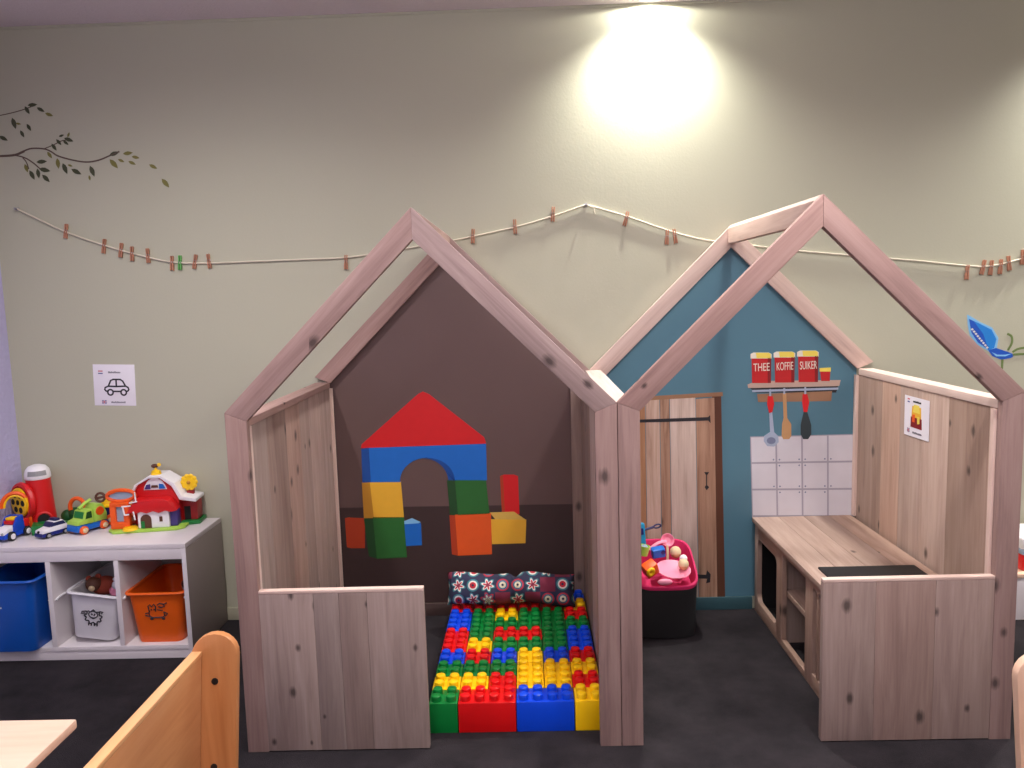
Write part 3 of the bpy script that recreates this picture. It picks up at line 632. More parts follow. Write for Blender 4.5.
for (x, y, a), wl in zip(PEG, where):
    if wl is None: o = gp
    elif not used: o = wp; used = True
    else: o = copy_tree(wp)
    if wl: o['label'] = 'wooden clothes peg ' + wl
    q = rope_at(x); p = at(x, y, 'Y', RY)
    o.location = (p.x, RY, p.z+.002); o.rotation_euler = (0, R(a+1.7), 0)

# ------------------------------------------------------------------ brick bed
BX0, BP, BY0, BR = -.681, .1050, -1.062, .1025; BH = .113
BC = {'R': ('red', M['brick_red']), 'B': ('blue', M['brick_blue']), 'Y': ('yellow', M['brick_yellow']), 'G': ('green', M['brick_green'])}
protos = {}
def brick_mesh(col, nc, nr):
    k = (col, nc, nr)
    if k in protos: return protos[k]
    m = BC[col][1]; b_ = MB(); w, d = nc*BP/2, nr*BR/2
    # hollow-looking body with bevelled edges
    b_.bx(m, (.0012, .0012, 0), (w-.0012, d-.0012, BH), .004)
    for i in range(nc):
        for j in range(nr):
            b_.lathe(m, [(.0185, BH-.001), (.0185, BH+.015), (.0170, BH+.0195), (.012, BH+.0215), (0, BH+.0222)], 16, ((i+.5)*BP/2, (j+.5)*BR/2, 0))
    o = b_.build('toy_brick'); me = o.data; bpy.data.objects.remove(o); protos[k] = me; return me
# (colour, column from left, row from front, columns wide, rows deep) in two-stud units
BED = [('G', 0, 0, 1, 1), ('Y', 0, 1, 1, 1), ('G', 0, 2, 1, 1), ('B', 0, 3, 1, 1), ('R', 0, 4, 1, 2), ('B', 0, 6, 1, 2), ('R', 0, 8, 1, 2),
       ('R', 1, 0, 2, 1), ('Y', 1, 1, 1, 1), ('G', 1, 2, 1, 1), ('R', 1, 3, 1, 1), ('Y', 1, 4, 1, 1), ('G', 1, 5, 1, 2), ('G', 1, 7, 1, 1), ('R', 1, 8, 2, 1), ('G', 1, 9, 1, 1),
       ('R', 2, 1, 1, 1), ('G', 2, 2, 1, 1), ('B', 2, 3, 1, 1), ('G', 2, 4, 1, 1), ('R', 2, 5, 2, 1), ('G', 2, 6, 1, 1), ('Y', 2, 7, 1, 1), ('B', 2, 9, 1, 1),
       ('B', 3, 0, 2, 1), ('Y', 3, 1, 1, 2), ('Y', 3, 3, 1, 1), ('G', 3, 4, 1, 1), ('G', 3, 6, 1, 2), ('R', 3, 8, 1, 1), ('Y', 3, 9, 1, 1),
       ('Y', 4, 1, 1, 2), ('B', 4, 3, 1, 1), ('G', 4, 4, 1, 2), ('G', 4, 6, 1, 2), ('R', 4, 8, 1, 2),
       ('Y', 5, 0, 1, 1), ('R', 5, 1, 1, 1), ('Y', 5, 2, 1, 1), ('R', 5, 3, 1, 1), ('B', 5, 4, 1, 2), ('G', 5, 6, 1, 1), ('R', 5, 7, 1, 1), ('Y', 5, 8, 1, 1), ('B', 5, 9, 1, 1)]
CN = ['leftmost column', 'second column from the left', 'third column from the left', 'fourth column from the left', 'fifth column from the left', 'rightmost column']
for col, c, r_, nc, nr in BED:
    if r_ >= 9 and c < 5: continue   # wholly under the pillow
    me = brick_mesh(col, nc*2, nr*2)
    o = bpy.data.objects.new('toy_brick', me); COL.objects.link(o); o.location = (BX0+c*BP, BY0+r_*BR, 0)
    k = [i for i in sorted(x[2] for x in BED if x[1] <= c < x[1]+x[3])].index(r_)
    size = {(1, 1): 'square', (2, 1): 'wide', (1, 2): 'long'}[(nc, nr)]
    if nc == 1: lab = "%s %s brick, %s from the front in the bed's %s" % (size, BC[col][0], OR[k], CN[c])
    else: lab = "wide %s brick, %s from the front, across the bed's %s and %s columns" % (BC[col][0], OR[k], OR[c], OR[c+1])
    tag(o, lab, 'toy brick', 'studded toy bricks of the bed')

# pillow
def pillow():
    t = thing('pillow', 'long navy pillow with colourful ring and flower print on the back of the brick bed', 'pillow', (-.398, -.203, .138))
    b_ = MB(); tb = bmesh.new(); nu, nv = 48, 16; hw, hh, th = .297, .074, .082
    def P(u, v, s_):
        x = hw*u*(1-.03*(1-abs(v))*abs(u)); z = hh*v*(1-.06*(1-abs(u)**2))
        f = (max(0, 1-abs(u)**3.2)**.5)*(max(0, 1-abs(v)**2.6)**.55)
        crease = 1-.38*math.exp(-((u-.08)/.045)**2)*(1 if v > -.2 else .8); wr = 1+.05*math.sin(11*u+4*v)+.04*math.sin(23*u-3*v)
        y = s_*th*f*crease*wr
        z += -.022*math.exp(-((u-.08)/.07)**2)*(v > 0)*v - .014*max(0, u)**2 + .006*math.sin(6*u)
        return Vector((x, y, z))
    for s_ in (-1, 1):
        g = [[tb.verts.new(P(-1+2*i/nu, -1+2*j/nv, s_)) for j in range(nv+1)] for i in range(nu+1)]
        for i in range(nu):
            for j in range(nv): tb.faces.new((g[i][j], g[i+1][j], g[i+1][j+1], g[i][j+1]))
    bmesh.ops.remove_doubles(tb, verts=tb.verts[:], dist=.0005); bmesh.ops.recalc_face_normals(tb, faces=tb.faces[:])
    b_.add(tb, M['pillow'], (0, 0, .069), (R(-22), 0, R(-1)), gcf=lambda c: Vector((c.x+5.0, c.z*1.05+5.02+(.35 if c.y > 0 else 0), 0)))
    b_.build('pillow_case', t, sharp=80)
    return t
pillow()

# ------------------------------------------------------------------ white shelf unit with bins
SX1, SY1, SH = -1.812, -.0135, .524; SD = .405; BAY = .3045; SX0 = SX1-3*BAY-.03
SYF = SY1-SD
su = thing('storage_shelf', 'low white shelf unit with three open bays against the back wall at the left', 'shelf unit', ((SX0+SX1)/2, SY1-SD/2, 0)); O = su.location.copy()
b = MB(); b.bx(M['white'], (SX0, SYF, SH-.022), (SX1, SY1, SH), .002); b.build('top_panel', su, O)
b = MB(); b.bx(M['white'], (SX0+.018, SYF+.001, SH-.07), (SX1-.018, SYF+.018, SH-.0225), .001); b.build('front_rail', su, O)
for x0 in (SX0, SX1-.02):
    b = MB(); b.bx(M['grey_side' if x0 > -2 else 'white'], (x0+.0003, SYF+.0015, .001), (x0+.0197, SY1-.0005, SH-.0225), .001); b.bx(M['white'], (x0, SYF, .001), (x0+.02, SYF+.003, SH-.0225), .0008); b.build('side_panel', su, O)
for k in (1, 2):
    x0 = SX1-k*BAY-.02
    b = MB(); b.bx(M['white'], (x0, SYF, .0625), (x0+.022, SY1-.01, SH-.0705), .001); b.build('divider', su, O)
b = MB(); b.bx(M['white'], (SX0+.0205, SYF, .042), (SX1-.0205, SY1-.01, .062), .001); b.bx(M['white'], (SX0+.0205, SYF+.004, .0), (SX1-.0205, SYF+.02, .0418), .001); b.build('bottom_panel', su, O)
b = MB(); b.bx(M['grey_plastic'], (SX0+.021, SY1-.009, .063), (SX1-.021, SY1-.003, SH-.0235)); b.build('back_or_shade_panel', su, O)
for k in range(3):
    xr = SX1-.02-k*BAY; xl = xr-BAY+.022+.0
    for x in (xl, xr):
        sd = 1 if x == xl else -1
        if k == 0 and sd == -1: x = SX1-.02
        if k == 1 and sd == -1: continue
        b = MB(); b.tube(M['white_plastic'], [(x+sd*.0055, SYF+.012, .274), (x+sd*.0055, SYF+.03, .2815), (x+sd*.0055, SY1-.03, .2815)], .005, 6); b.build('bin_rail', su, O)
def make_bin(label, mat, loc, w, d, h, roty=0, grp=None, handle=False):
    t = thing('storage_bin', label, 'storage bin', loc, 0); t.rotation_euler = (0, roty, 0)
    tb = bmesh.new(); prof = [(.80, 0), (.83, .012), (1.0, h-.004), (.975, h-.004), (.81, .016), (.78, .012)]
    b_ = MB()
    def rr(s_, z):
        hw, hd, rc = w/2*s_, d/2*(1-(1-s_)*.5), .03; out = []
        for cx, cy, a0 in ((1, 1, 0), (-1, 1, 90), (-1, -1, 180), (1, -1, 270)):
            for k in range(5):
                a = R(a0+22.5*k); out.append((cx*(hw-rc)+rc*math.cos(a), cy*(hd-rc)+rc*math.sin(a), z))
        return out
    rings = [[tb.verts.new(p) for p in rr(*q)] for q in prof]
    for a, c in zip(rings, rings[1:]):
        n = len(a)
        for k in range(n): tb.faces.new((a[k], a[(k+1) % n], c[(k+1) % n], c[k]))
    tb.faces.new(rings[0][::-1]); tb.faces.new(rings[-1]); bmesh.ops.recalc_face_normals(tb, faces=tb.faces[:])
    b_.add(tb, mat); b_.build('tub', t)
    g = MB(); g.tube(mat, [(x, y, h) for x, y, z in rr(1.06, h)], .009, 8, True, .8, 2); g.build('rim', t)
    return t
BC0 = SX1-.02-(BAY-.022)/2
ob = make_bin('orange storage bin with an animal drawing in the right shelf bay', M['bin_orange'], (BC0, SYF+.200, .0632), .246, .372, .232)
def animal(parent, w, d, h, kind):
    b_ = MB()
    def fs(pts, closed=False, r=.0028):
        P = []
        for x, z in pts:
            s_ = .82+.18*z/h; P.append((x, -d/2*(1-(1-s_)*.5)-.0015, z))
        b_.tube(M['ink'], P, r, 6, closed)
    if kind == 'sheep':
        cz = h*.52; n = 40
        fs([((.036+.005*math.sin(9*a))*math.cos(a), cz-.004+(.030+.005*math.sin(9*a))*math.sin(a)) for a in [2*math.pi*k/n for k in range(n)]], True)
        fs([(.020*math.cos(a), cz+.008+.016*math.sin(a)) for a in [2*math.pi*k/16 for k in range(16)]], True, .0022)
        fs([(-.036, cz+.012), (-.055, cz+.008), (-.05, cz+.018), (-.03, cz+.022)]); fs([(.036, cz+.016), (.045, cz+.024), (.028, cz+.026)])
        for x in (-.02, -.008, .006, .018): fs([(x, cz-.032), (x, cz-.046)])
        fs([(-.008, cz+.012), (-.004, cz+.006)], r=.003); fs([(.008, cz+.012), (.004, cz+.004)], r=.003); fs([(-.012, cz-.006), (0, cz-.012), (.012, cz-.006)], r=.002)
    else:
        cz = h*.62
        fs([(-.03, cz), (-.034, cz+.03), (-.026, cz+.036), (-.018, cz+.026), (-.008, cz+.038), (0, cz+.026), (-.002, cz+.004)])
        fs([(.008, cz+.034), (.02, cz+.042), (.034, cz+.038), (.04, cz+.028), (.026, cz+.022), (.012, cz+.026)]); fs([(.036, cz+.036), (.052, cz+.044)])
        fs([(-.05, cz-.006), (-.034, cz-.002), (-.03, cz-.02), (-.05, cz-.014)]); fs([(-.03, cz-.02), (-.016, cz-.026), (.024, cz-.024), (.036, cz-.018), (.034, cz), (.05, cz-.008), (.04, cz-.018)])
        for x in (-.022, .03): fs([(x-.006, cz-.03), (x+.006, cz-.03)], r=.0055)
        fs([(-.022, cz+.016), (-.02, cz+.01)], r=.003); fs([(-.008, cz+.016), (-.008, cz+.01)], r=.003); fs([(.006, cz+.012), (.03, cz+.008)], r=.002)
    b_.build('animal_drawing', parent)['label'] = 'black line drawing of an animal'
animal(ob, .246, .372, .232, 'cow')
wbn = make_bin('white storage bin with a sheep drawing, tilted in the middle shelf bay', M['bin_white'], (BC0-BAY+.004, SYF+.198, .0855), .228, .372, .212, R(8))
animal(wbn, .228, .372, .212, 'sheep')
bb = make_bin('large blue storage bin poking out of the left shelf bay', M['bin_blue'], (BC0-2*BAY-.012, SYF+.15, .063), .248, .42, .325)
b = MB(); b.bx(M['white_plastic'], (-.1, -.2075, .205), (-.02, -.206, .212)); b.build('label_strip', bb)
# what is in the bins
pt = thing('plush_toy', 'reddish brown plush toy lying in the white storage bin', 'plush toy', (BC0-BAY+.01, SYF+.14, .285), R(15))
b = MB(); b.ball(M['skin_red'], (0, .02, 0), .048, (1.2, 1, .9)); b.build('body', pt)
b = MB(); b.ball(M['brown'], (-.038, -.012, .022), .034); b.ball(M['skin_red'], (-.06, 0, .046), .013); b.ball(M['skin_red'], (-.02, 0, .052), .013); b.ball(M['cream'], (-.04, -.04, .012), .014); b.build('head', pt)
pt2 = thing('plush_toy', 'pale pink and white plush toy lying right in the white storage bin', 'plush toy', (BC0-BAY+.085, SYF+.12, .272), 0)
b = MB(); b.ball(M['pink'], (0, 0, 0), .036, (1, 1, .9)); b.build('body', pt2)
b = MB(); b.ball(M['white_plastic'], (.006, -.01, .032), .024); b.ball(M['white_plastic'], (-.01, 0, .056), .009); b.ball(M['white_plastic'], (.022, 0, .056), .009); b.build('head', pt2)
tv = thing('toy_figure', 'grey toy figure lying in the orange storage bin', 'toy', (BC0+.08, SYF+.2, .265))
b = MB(); b.ball(M['grey_plastic'], (0, 0, 0), .035, (1, 1.4, .8)); b.ball(M['brown'], (0, -.04, .02), .022); b.build('body', tv)

# ------------------------------------------------------------------ toys on the shelf
def wheel(parent, x, y, z, r, w, tyre, hub, ax='x'):
    rot = (0, R(90), 0)
    b_ = MB(); b_.lathe(tyre, [(0, -w/2), (r*.86, -w/2), (r, -w/3), (r, w/3), (r*.86, w/2), (r*.6, w/2), (0, w/2*.9)], 20, (0, 0, 0), rot)
    o = b_.build('wheel', parent, None, (x, y, z))
    s_ = 1 if x > 0 else -1
    h = MB(); h.lathe(hub, [(r*.62, 0), (r*.6, .004), (r*.25, .006), (0, .007)], 16, (s_*w/2*.98, 0, 0), (0, R(90*s_), 0)); h.build('hub', o)
    return o
SZ = SH+.0005
# big truck, front towards -y
tk = thing('toy_truck', 'blue and white toy truck with red load at the shelf top left end', 'toy truck', (-2.668, -.262, SZ), R(-10))
tk.scale = (.68, .68, .68)
b = MB(); b.prism(M['blue'], [(-.13, .02), (.09, .02), (.09, .05), (.05, .058), (-.09, .058), (-.13, .045)], -.048, .048, .006, plane='yz'); b.build('chassis', tk)
b = MB(); b.prism(M['white_plastic'], [(-.128, .046), (-.122, .07), (-.07, .092), (-.035, .096), (-.035, .05)], -.038, .038, .008, plane='yz'); b.ball(M['grey_plastic'], (-.026, -.126, .056), .009); b.ball(M['grey_plastic'], (.026, -.126, .056), .009); b.build('hood', tk)
b = MB(); b.prism(M['blue'], [(-.05, .05), (-.05, .09), (-.02, .145), (.03, .15), (.04, .055)], .036, .05, .004, plane='yz'); b.prism(M['blue'], [(-.05, .05), (-.05, .09), (-.02, .145), (.03, .15), (.04, .055)], -.05, -.036, .004, plane='yz'); b.bx(M['blue'], (-.036, .02, .056), (.036, .036, .148)); b.build('cab', tk)
b = MB(); b.bx(M['red'], (-.034, -.046, .098), (.034, .018, .124), .006); b.build('seat_block', tk)
b = MB(); b.bx(M['yellow'], (-.032, -.034, .1245), (.032, .018, .142), .006); b.build('roof_block', tk)
b = MB(); b.bx(M['red'], (-.044, .042, .06), (.044, .088, .11), .006); b.build('load', tk)
for x, y in ((-.05, -.078), (.05, -.078), (-.05, .052), (.05, .052)): wheel(tk, x, y, .031, .031, .026, M['black'], M['white_plastic'])
# silo
si = thing('toy_silo', 'red toy silo with white domed top and yellow spotted wheel on the white shelf', 'toy silo', (-2.645, -.092, SZ), R(28))
b = MB(); b.lathe(M['red'], [(.066, .012), (.063, .06), (.056, .15), (.052, .235), (0, .235)], 28); b.build('tower', si)
b = MB(); b.lathe(M['white_plastic'], [(.053, .2355), (.0565, .24), (.0565, .25), (.055, .262), (.050, .280), (.037, .295), (.018, .302), (0, .303)], 28); b.build('dome', si)
b = MB()
for k in range(7):
    a0, a1 = R(-130+12*k), R(-130+12*(k+1))
    def q(a, r, z): return (r*math.cos(a), r*math.sin(a), z)
    tb = bmesh.new(); vs = [tb.verts.new(q(a0, .0585, .255)), tb.verts.new(q(a1, .0585, .255)), tb.verts.new(q(a1, .0548, .278)), tb.verts.new(q(a0, .0548, .278))]; tb.faces.new(vs); b.add(tb, M['grey_plastic'])
b.build('window', si)
b = MB(); b.prism(M['soft_black'], [(-.012, .014), (.044, .014)]+arc(.016, .05, .028, 0, 180, 8), -.082, -.02); b.build('doorway', si)
b = MB(); b.tube(M['red'], [(.016+.033*math.cos(R(a)), -.078, .05+.033*math.sin(R(a))) for a in range(-60, 241, 20)], .007, 8); b.build('door_frame', si)
b = MB(); b.bx(M['green'], (-.032, -.165, 0), (.056, -.066, .042), .005); b.bx(M['green'], (-.06, -.068, 0), (.06, .06, .0115), .004); b.build('base', si)
rz = (R(90), 0, R(-57)); HC = Vector((-.056, -.010, .135)); WC = HC+Vector((-.839, -.545, 0))*.026
b = MB(); b.lathe(M['red'], [(0, 0), (.088, 0), (.093, .010), (.088, .024), (.077, .027), (.074, .018), (0, .018)], 32, HC, rz); b.build('wheel_housing', si)
b = MB(); b.lathe(M['yellow'], [(0, 0), (.068, 0), (.068, .008), (.062, .011), (0, .011)], 32, WC, rz); sw = b.build('spotted_wheel', si)
b = MB(); rm = Euler(rz).to_matrix()
for k in range(6):
    a = R(60*k); p = rm @ Vector((.040*math.cos(a), .040*math.sin(a), .0112)) + WC; b.lathe(M['soft_black'], [(0, 0), (.014, 0), (.014, .002), (0, .002)], 14, p, rz)
p = rm @ Vector((0, 0, .0112)) + WC; b.lathe(M['soft_black'], [(0, 0), (.0125, 0), (.0125, .002), (0, .002)], 14, p, rz)
b.build('spots', sw)
b = MB(); b.tube(M['orange'], [(-.095+.055*math.cos(R(a)), -.07, .125+.066*math.sin(R(a))) for a in range(0, 181, 12)], .009, 8); b.tube(M['yellow'], [(-.095+.043*math.cos(R(a)), -.07, .125+.053*math.sin(R(a))) for a in range(0, 181, 12)], .0055, 8); b.tube(M['orange'], [(-.04, -.07, .125), (-.04, -.06, .012)], .008, 8); b.build('handle_arch', si)
# white and blue car
pc = thing('toy_car', 'small white toy car with dark blue base and blue roof light on the white shelf', 'toy car', (-2.500, -.246, SZ), R(-26))
b = MB(); b.prism(M['dark_blue'], [(-.068, .008), (.066, .008), (.066, .026), (-.068, .024)], -.031, .031, .004, plane='yz'); b.build('chassis', pc)
b = MB(); b.prism(M['white_plastic'], [(-.066, .0245), (-.062, .038), (-.026, .046), (-.008, .068), (.036, .068), (.052, .046), (.064, .042), (.064, .0245)], -.03, .03, .005, plane='yz'); b.ball(M['soft_black'], (0, -.066, .032), .006); b.build('body', pc)
b = MB(); b.prism(M['navy'], [(-.024, .049), (-.012, .0655), (.034, .0655), (.046, .049)], -.0308, .0308, plane='yz'); b.prism(M['navy'], [(-.028, .048), (-.010, .067), (-.006, .064), (-.02, .046)], -.023, .023, plane='yz'); b.build('windows', pc)
b = MB(); b.bx(M['navy'], (-.024, .0, .0685), (.024, .024, .08), .004); b.build('roof_light', pc)
for x, y in ((-.028, -.04), (.028, -.04), (-.028, .04), (.028, .04)): wheel(pc, x, y, .0125, .0125, .012, M['soft_black'], M['grey_plastic'])
# green truck
gt = thing('toy_truck', 'lime green and blue toy truck with orange wheels', 'toy truck', (-2.372, -.178, SZ), R(-26))
gt.scale = (1.25, 1.05, 1.05)
b = MB(); b.prism(M['mid_blue'], [(-.078, .012), (.074, .012), (.074, .034), (-.015, .038), (-.074, .042)], -.033, .033, .005, plane='yz'); b.build('chassis', gt)
b = MB(); b.prism(M['lime'], [(-.076, .0425), (-.07, .058), (-.044, .064), (-.034, .098), (.0, .102), (.004, .038)], -.032, .032, .005, plane='yz'); b.build('cab', gt)
b = MB(); b.prism(M['green'], [(-.0445, .066), (-.0365, .094), (-.033, .092), (-.040, .064)], -.026, .026, plane='yz'); b.prism(M['dark_green'], [(-.036, .064), (-.028, .092), (-.006, .094), (-.005, .064)], -.0328, .0328, plane='yz'); b.build('windows', gt)
b = MB(); b.prism(M['lime'], [(.008, .036), (.008, .094), (.024, .118), (.056, .112), (.072, .07), (.072, .036)], -.03, .03, .008, plane='yz'); tn = b.build('tank', gt)
b = MB(); b.lathe(M['orange'], [(0, 0), (.02, 0), (.018, .004), (0, .005)], 16, (.03, .036, .084), (0, R(90), 0)); b.build('cap', tn)
b = MB(); b.tube(M['lime'], [(-.01, -.03, .104), (-.01, .0, .122), (-.01, .028, .132)], .007, 8); b.build('hose', gt)
for x, y in ((-.03, -.05), (.034, -.05), (-.03, .046), (.034, .046)): wheel(gt, x, y, .0185, .0185, .018, M['orange'], M['cream'])
# yellow wagon
wg = thing('toy_wagon', 'toy wagon with yellow tray, dark blue body and orange wheels behind the green truck', 'toy wagon', (-2.262, -.059, SZ), R(2))
b = MB(); b.bx(M['dark_blue'], (-.076, -.036, .036), (.076, .036, .084), .005); b.build('body', wg)
b = MB(); b.prism(M['yellow'], [(-.086, .085), (.084, .085), (.084, .108), (.072, .108), (.072, .093), (-.072, .093), (-.072, .122), (-.086, .122)], -.041, .041, .004); b.build('tray', wg)
for x in (-.045, .055):
    for y in (-.036, .036):
        b = MB(); b.lathe(M['orange'], [(0, -.009), (.022, -.009), (.026, -.004), (.026, .004), (.022, .009), (0, .009)], 20, (0, 0, 0), (R(90), 0, 0)); o = b.build('wheel', wg, None, (x, y, .0265))
        b = MB(); b.lathe(M['cream'], [(0, 0), (.011, 0), (.008, .003), (0, .003)], 12, (0, -.0092 if y < 0 else .0092, 0), (R(90 if y < 0 else -90), 0, 0)); b.build('hub', o)
# green track piece with an orange arch
ta = thing('toy_arch', 'green toy landscape piece with an orange arch behind the white toy car', 'toy', (-2.492, -.05, SZ))
b = MB()
for x, z, r_ in ((-.05, .035, .033), (-.015, .045, .034), (.045, .04, .034), (.062, .028, .024)): b.ball(M['dark_green'], (x, 0, z), r_, (1, .8, 1))
b.bx(M['green'], (-.08, -.032, 0), (.08, .032, .02), .004); b.build('green_base', ta)
b = MB(); b.tube(M['orange'], [(.012+.036*math.cos(R(a)), -.02, .085+.042*math.sin(R(a))) for a in range(-20, 201, 20)], .010, 8); b.build('orange_arch', ta)
# barn
bn = thing('toy_barn', 'red toy barn with white roof, white cottage front and orange crane on the white shelf', 'toy barn', (-2.06, -.115, SZ), R(6))
b = MB(); b.prism(M['lime'], [(-.205, -.085), (-.17, -.128), (.11, -.112), (.14, -.085), (.14, .06), (-.1, .06), (-.11, -.04), (-.2, -.045)], 0, .013, .003, plane='xy'); b.build('base', bn)
b = MB(); b.prism(M['green'], [(.08, -.04), (.19, -.02), (.19, .085), (.08, .085)], .0, .018, .003, plane='xy'); b.build('grass_base', bn)
G = [(-.10, .0135), (.105, .0135), (.105, .15), (.08, .2), (.03, .235), (-.02, .235), (-.075, .205), (-.10, .17)]
b = MB(); b.prism(M['red'], G, -.035, .075, .002); b.build('barn_wall', bn)
out_ = [(-.112, .155), (-.088, .208), (-.025, .246), (.035, .246), (.092, .208), (.122, .145), (.186, .130)]
in_ = [(.186, .115), (.112, .128), (.08, .195), (.03, .2355), (-.02, .2355), (-.076, .2055), (-.10, .155)]
b = MB(); b.prism(M['white_plastic'], out_+in_, -.05, .08, .002); b.build('roof', bn)
b = MB(); b.bx(M['deep_red'], (.106, -.005, .0185), (.176, .07, .113), .003); an = b.build('annex', bn)
b = MB(); b.bx(M['soft_black'], (.116, -.0065, .02), (.145, -.004, .085)); b.build('doorway', an)
b = MB(); b.prism(M['white_plastic'], [(-.05, .18), (.055, .18), (.05, .195)]+arc(.002, .19, .045, 20, 160, 8)+[(-.046, .195)], -.039, -.0355); wn_ = b.build('gable_window', bn)
b = MB(); b.prism(M['mid_blue'], [(.02, .184), (.05, .184), (.04, .205), (.022, .208)], -.042, -.0395); b.prism(M['purple'], [(-.046, .184), (-.018, .184), (-.018, .208), (-.036, .205)], -.042, -.0395); b.prism(M['brown'], [(-.016, .19), (.018, .19), (.014, .202), (-.012, .202)], -.042, -.0395); b.build('panes', wn_)
# cottage: white front with a red roof
b = MB(); b.bx(M['white_plastic'], (-.065, -.098, .0135), (.075, -.0355, .092), .004); ct = b.build('cottage', bn)
b = MB(); b.prism(M['brown'], [(-.052, .014), (-.004, .014)]+arc(-.028, .055, .024, 0, 180, 8), -.1005, -.097); b.build('doorway', ct)
b = MB(); b.prism(M['green'], [(-.05, .014), (-.034, .014), (-.034, .048), (-.05, .048)], -.103, -.1008); b.build('half_door', ct)
b = MB(); b.bx(M['brown'], (.032, -.1005, .042), (.046, -.0975, .066), .001); b.build('window', ct)
b = MB(); b.bx(M['purple'], (.0755, -.085, .0145), (.108, -.036, .09), .003); b.build('purple_side', bn)
b = MB(); b.prism(M['red'], [(-.11, .086), (-.082, .094), (-.07, .086), (-.045, .095), (-.02, .086), (.01, .095), (.035, .086), (.065, .095), (.09, .088), (.112, .092), (.08, .14), (.06, .148), (-.075, .148)], -.112, -.036, .003); b.build('cottage_roof', bn)
b = MB()
for a, c in (((-.125, .125), (-.085, .127)), ((-.12, .125), (-.115, .085)), ((-.09, .14), (-.055, .146)), ((-.06, .146), (-.062, .19)), ((-.075, .1), (-.07, .06)), ((-.115, .085), (-.095, .087))): b.tube(M['white_plastic'], [(a[0], -.116, a[1]), (c[0], -.116, c[1])], .0035, 6)
b.build('trellis', bn)
b = MB(); b.lathe(M['yellow'], [(0, .246), (.024, .246), (.02, .262), (.006, .268), (.004, .29), (0, .29)], 14, (-.002, 0, 0)); wv = b.build('weather_vane', bn)
b = MB(); b.ball(M['brown'], (-.006, 0, .285), .013, (1.3, .6, .8)); b.ball(M['yellow'], (.014, 0, .29), .009); b.build('rooster', wv)
b = MB(); b.bx(M['deep_red'], (.124, .02, .127), (.156, .045, .165), .003); b.build('wheel_post', bn)
b = MB()
for k in range(10): a = R(36*k); b.ball(M['yellow'], (.14+.028*math.cos(a), .018, .196+.028*math.sin(a)), .013, (1, .5, 1))
b.lathe(M['yellow'], [(0, 0), (.026, 0), (.024, .006), (0, .008)], 18, (.14, .018, .196), (R(90), 0, 0)); b.ball(M['p_yellow_d'], (.14, .008, .196), .009); b.build('sunflower_wheel', bn)
# crane with hoop
b = MB()
for x in (-.178, -.118): b.bx(M['orange'], (x-.013, -.09, .0135), (x+.013, -.06, .13), .004)
b.bx(M['orange'], (-.19, -.092, .0135), (-.105, -.058, .045), .005); b.bx(M['orange'], (-.19, -.09, .118), (-.105, -.06, .14), .004); cr_ = b.build('crane_tower', bn)
b = MB(); b.bx(M['grey_blue'], (-.164, -.078, .046), (-.132, -.072, .117)); b.build('screen', cr_)
b = MB(); b.tube(M['orange'], [(-.14+.062*math.cos(R(a)), -.075, .168+.026*math.sin(R(a))) for a in range(0, 360, 18)], .009, 8, True); b.prism(M['orange'], [(-.2, .17), (-.165, .2), (-.12, .2), (-.1, .185), (-.15, .188)], -.085, -.065, .003); hp = b.build('hoop', bn)
b = MB(); b.prism(M['grey_blue'], [(-.14+.058*math.cos(R(a)), .168+.022*math.sin(R(a))) for a in range(0, 360, 24)], -.077, -.073); b.build('hoop_screen', hp)
b = MB(); b.tube(M['brown'], [(-.232+.02*math.cos(R(a)), -.075, .165+.02*math.sin(R(a))) for a in range(0, 360, 30)], .006, 6, True); b.tube(M['brown'], [(-.255, -.075, .16), (-.19, -.075, .172)], .006, 6); b.build('crank_wheel', bn)
b = MB(); b.lathe(M['yellow'], [(0, .013), (.034, .013), (.03, .024), (0, .028)], 18, (-.098, -.105, 0)); b.build('turntable', bn)

# ------------------------------------------------------------------ black basket of play food
bk = thing('toy_basket', 'black fabric basket with a magenta rim, full of toys by the painted door', 'basket', (.308, -.195, 0)); 
def bag_ring(r, n=48, sq=.4):
    out = []
    for k in range(n):
        a = 2*math.pi*k/n; p = 2/(2+sq*6); cx, sy_ = math.cos(a), math.sin(a)
        out.append((r*math.copysign(abs(cx)**p, cx), r*math.copysign(abs(sy_)**p, sy_)))
    return out
def bag_z(y, f): return f*(.305+.44*y)
def bag_skin(mb, m, levels):
    tb = bmesh.new(); rings = [[tb.verts.new((x, y, z if z >= 0 else bag_z(y, -z)+dz)) for x, y in bag_ring(r)] for r, z, dz in levels]
    for a, c in zip(rings, rings[1:]):
        for k in range(48): tb.faces.new((a[k], a[(k+1) % 48], c[(k+1) % 48], c[k]))
    if levels[0][1] >= 0: tb.faces.new(rings[0][::-1])
    bmesh.ops.recalc_face_normals(tb, faces=tb.faces[:]); mb.add(tb, m)
b = MB(); bag_skin(b, M['soft_black'], [(.12, .002, 0), (.133, .006, 0), (.137, .03, 0), (.139, -.5, 0), (.145, -.97, 0)]); b.build('bag', bk)
b = MB(); bag_skin(b, M['magenta'], [(.1455, -.965, 0), (.1485, -1, 0), (.147, -1, .008), (.139, -1, .008), (.134, -.99, -.01), (.127, -.7, 0)])
b.build('rim', bk)['label'] = 'magenta rim and lining'
b = MB(); tb = bmesh.new(); vs = [tb.verts.new((x, y, bag_z(y, .72))) for x, y in bag_ring(.127)]; tb.faces.new(vs); b.add(tb, M['magenta']); b.build('inner_cover', bk)
BO = Vector((.308, -.195, 0))
def toy(name, label, cat, loc, rot=(0, 0, 0)):
    o = thing(name, label, cat, BO+Vector(loc)); o.rotation_euler = rot; return o
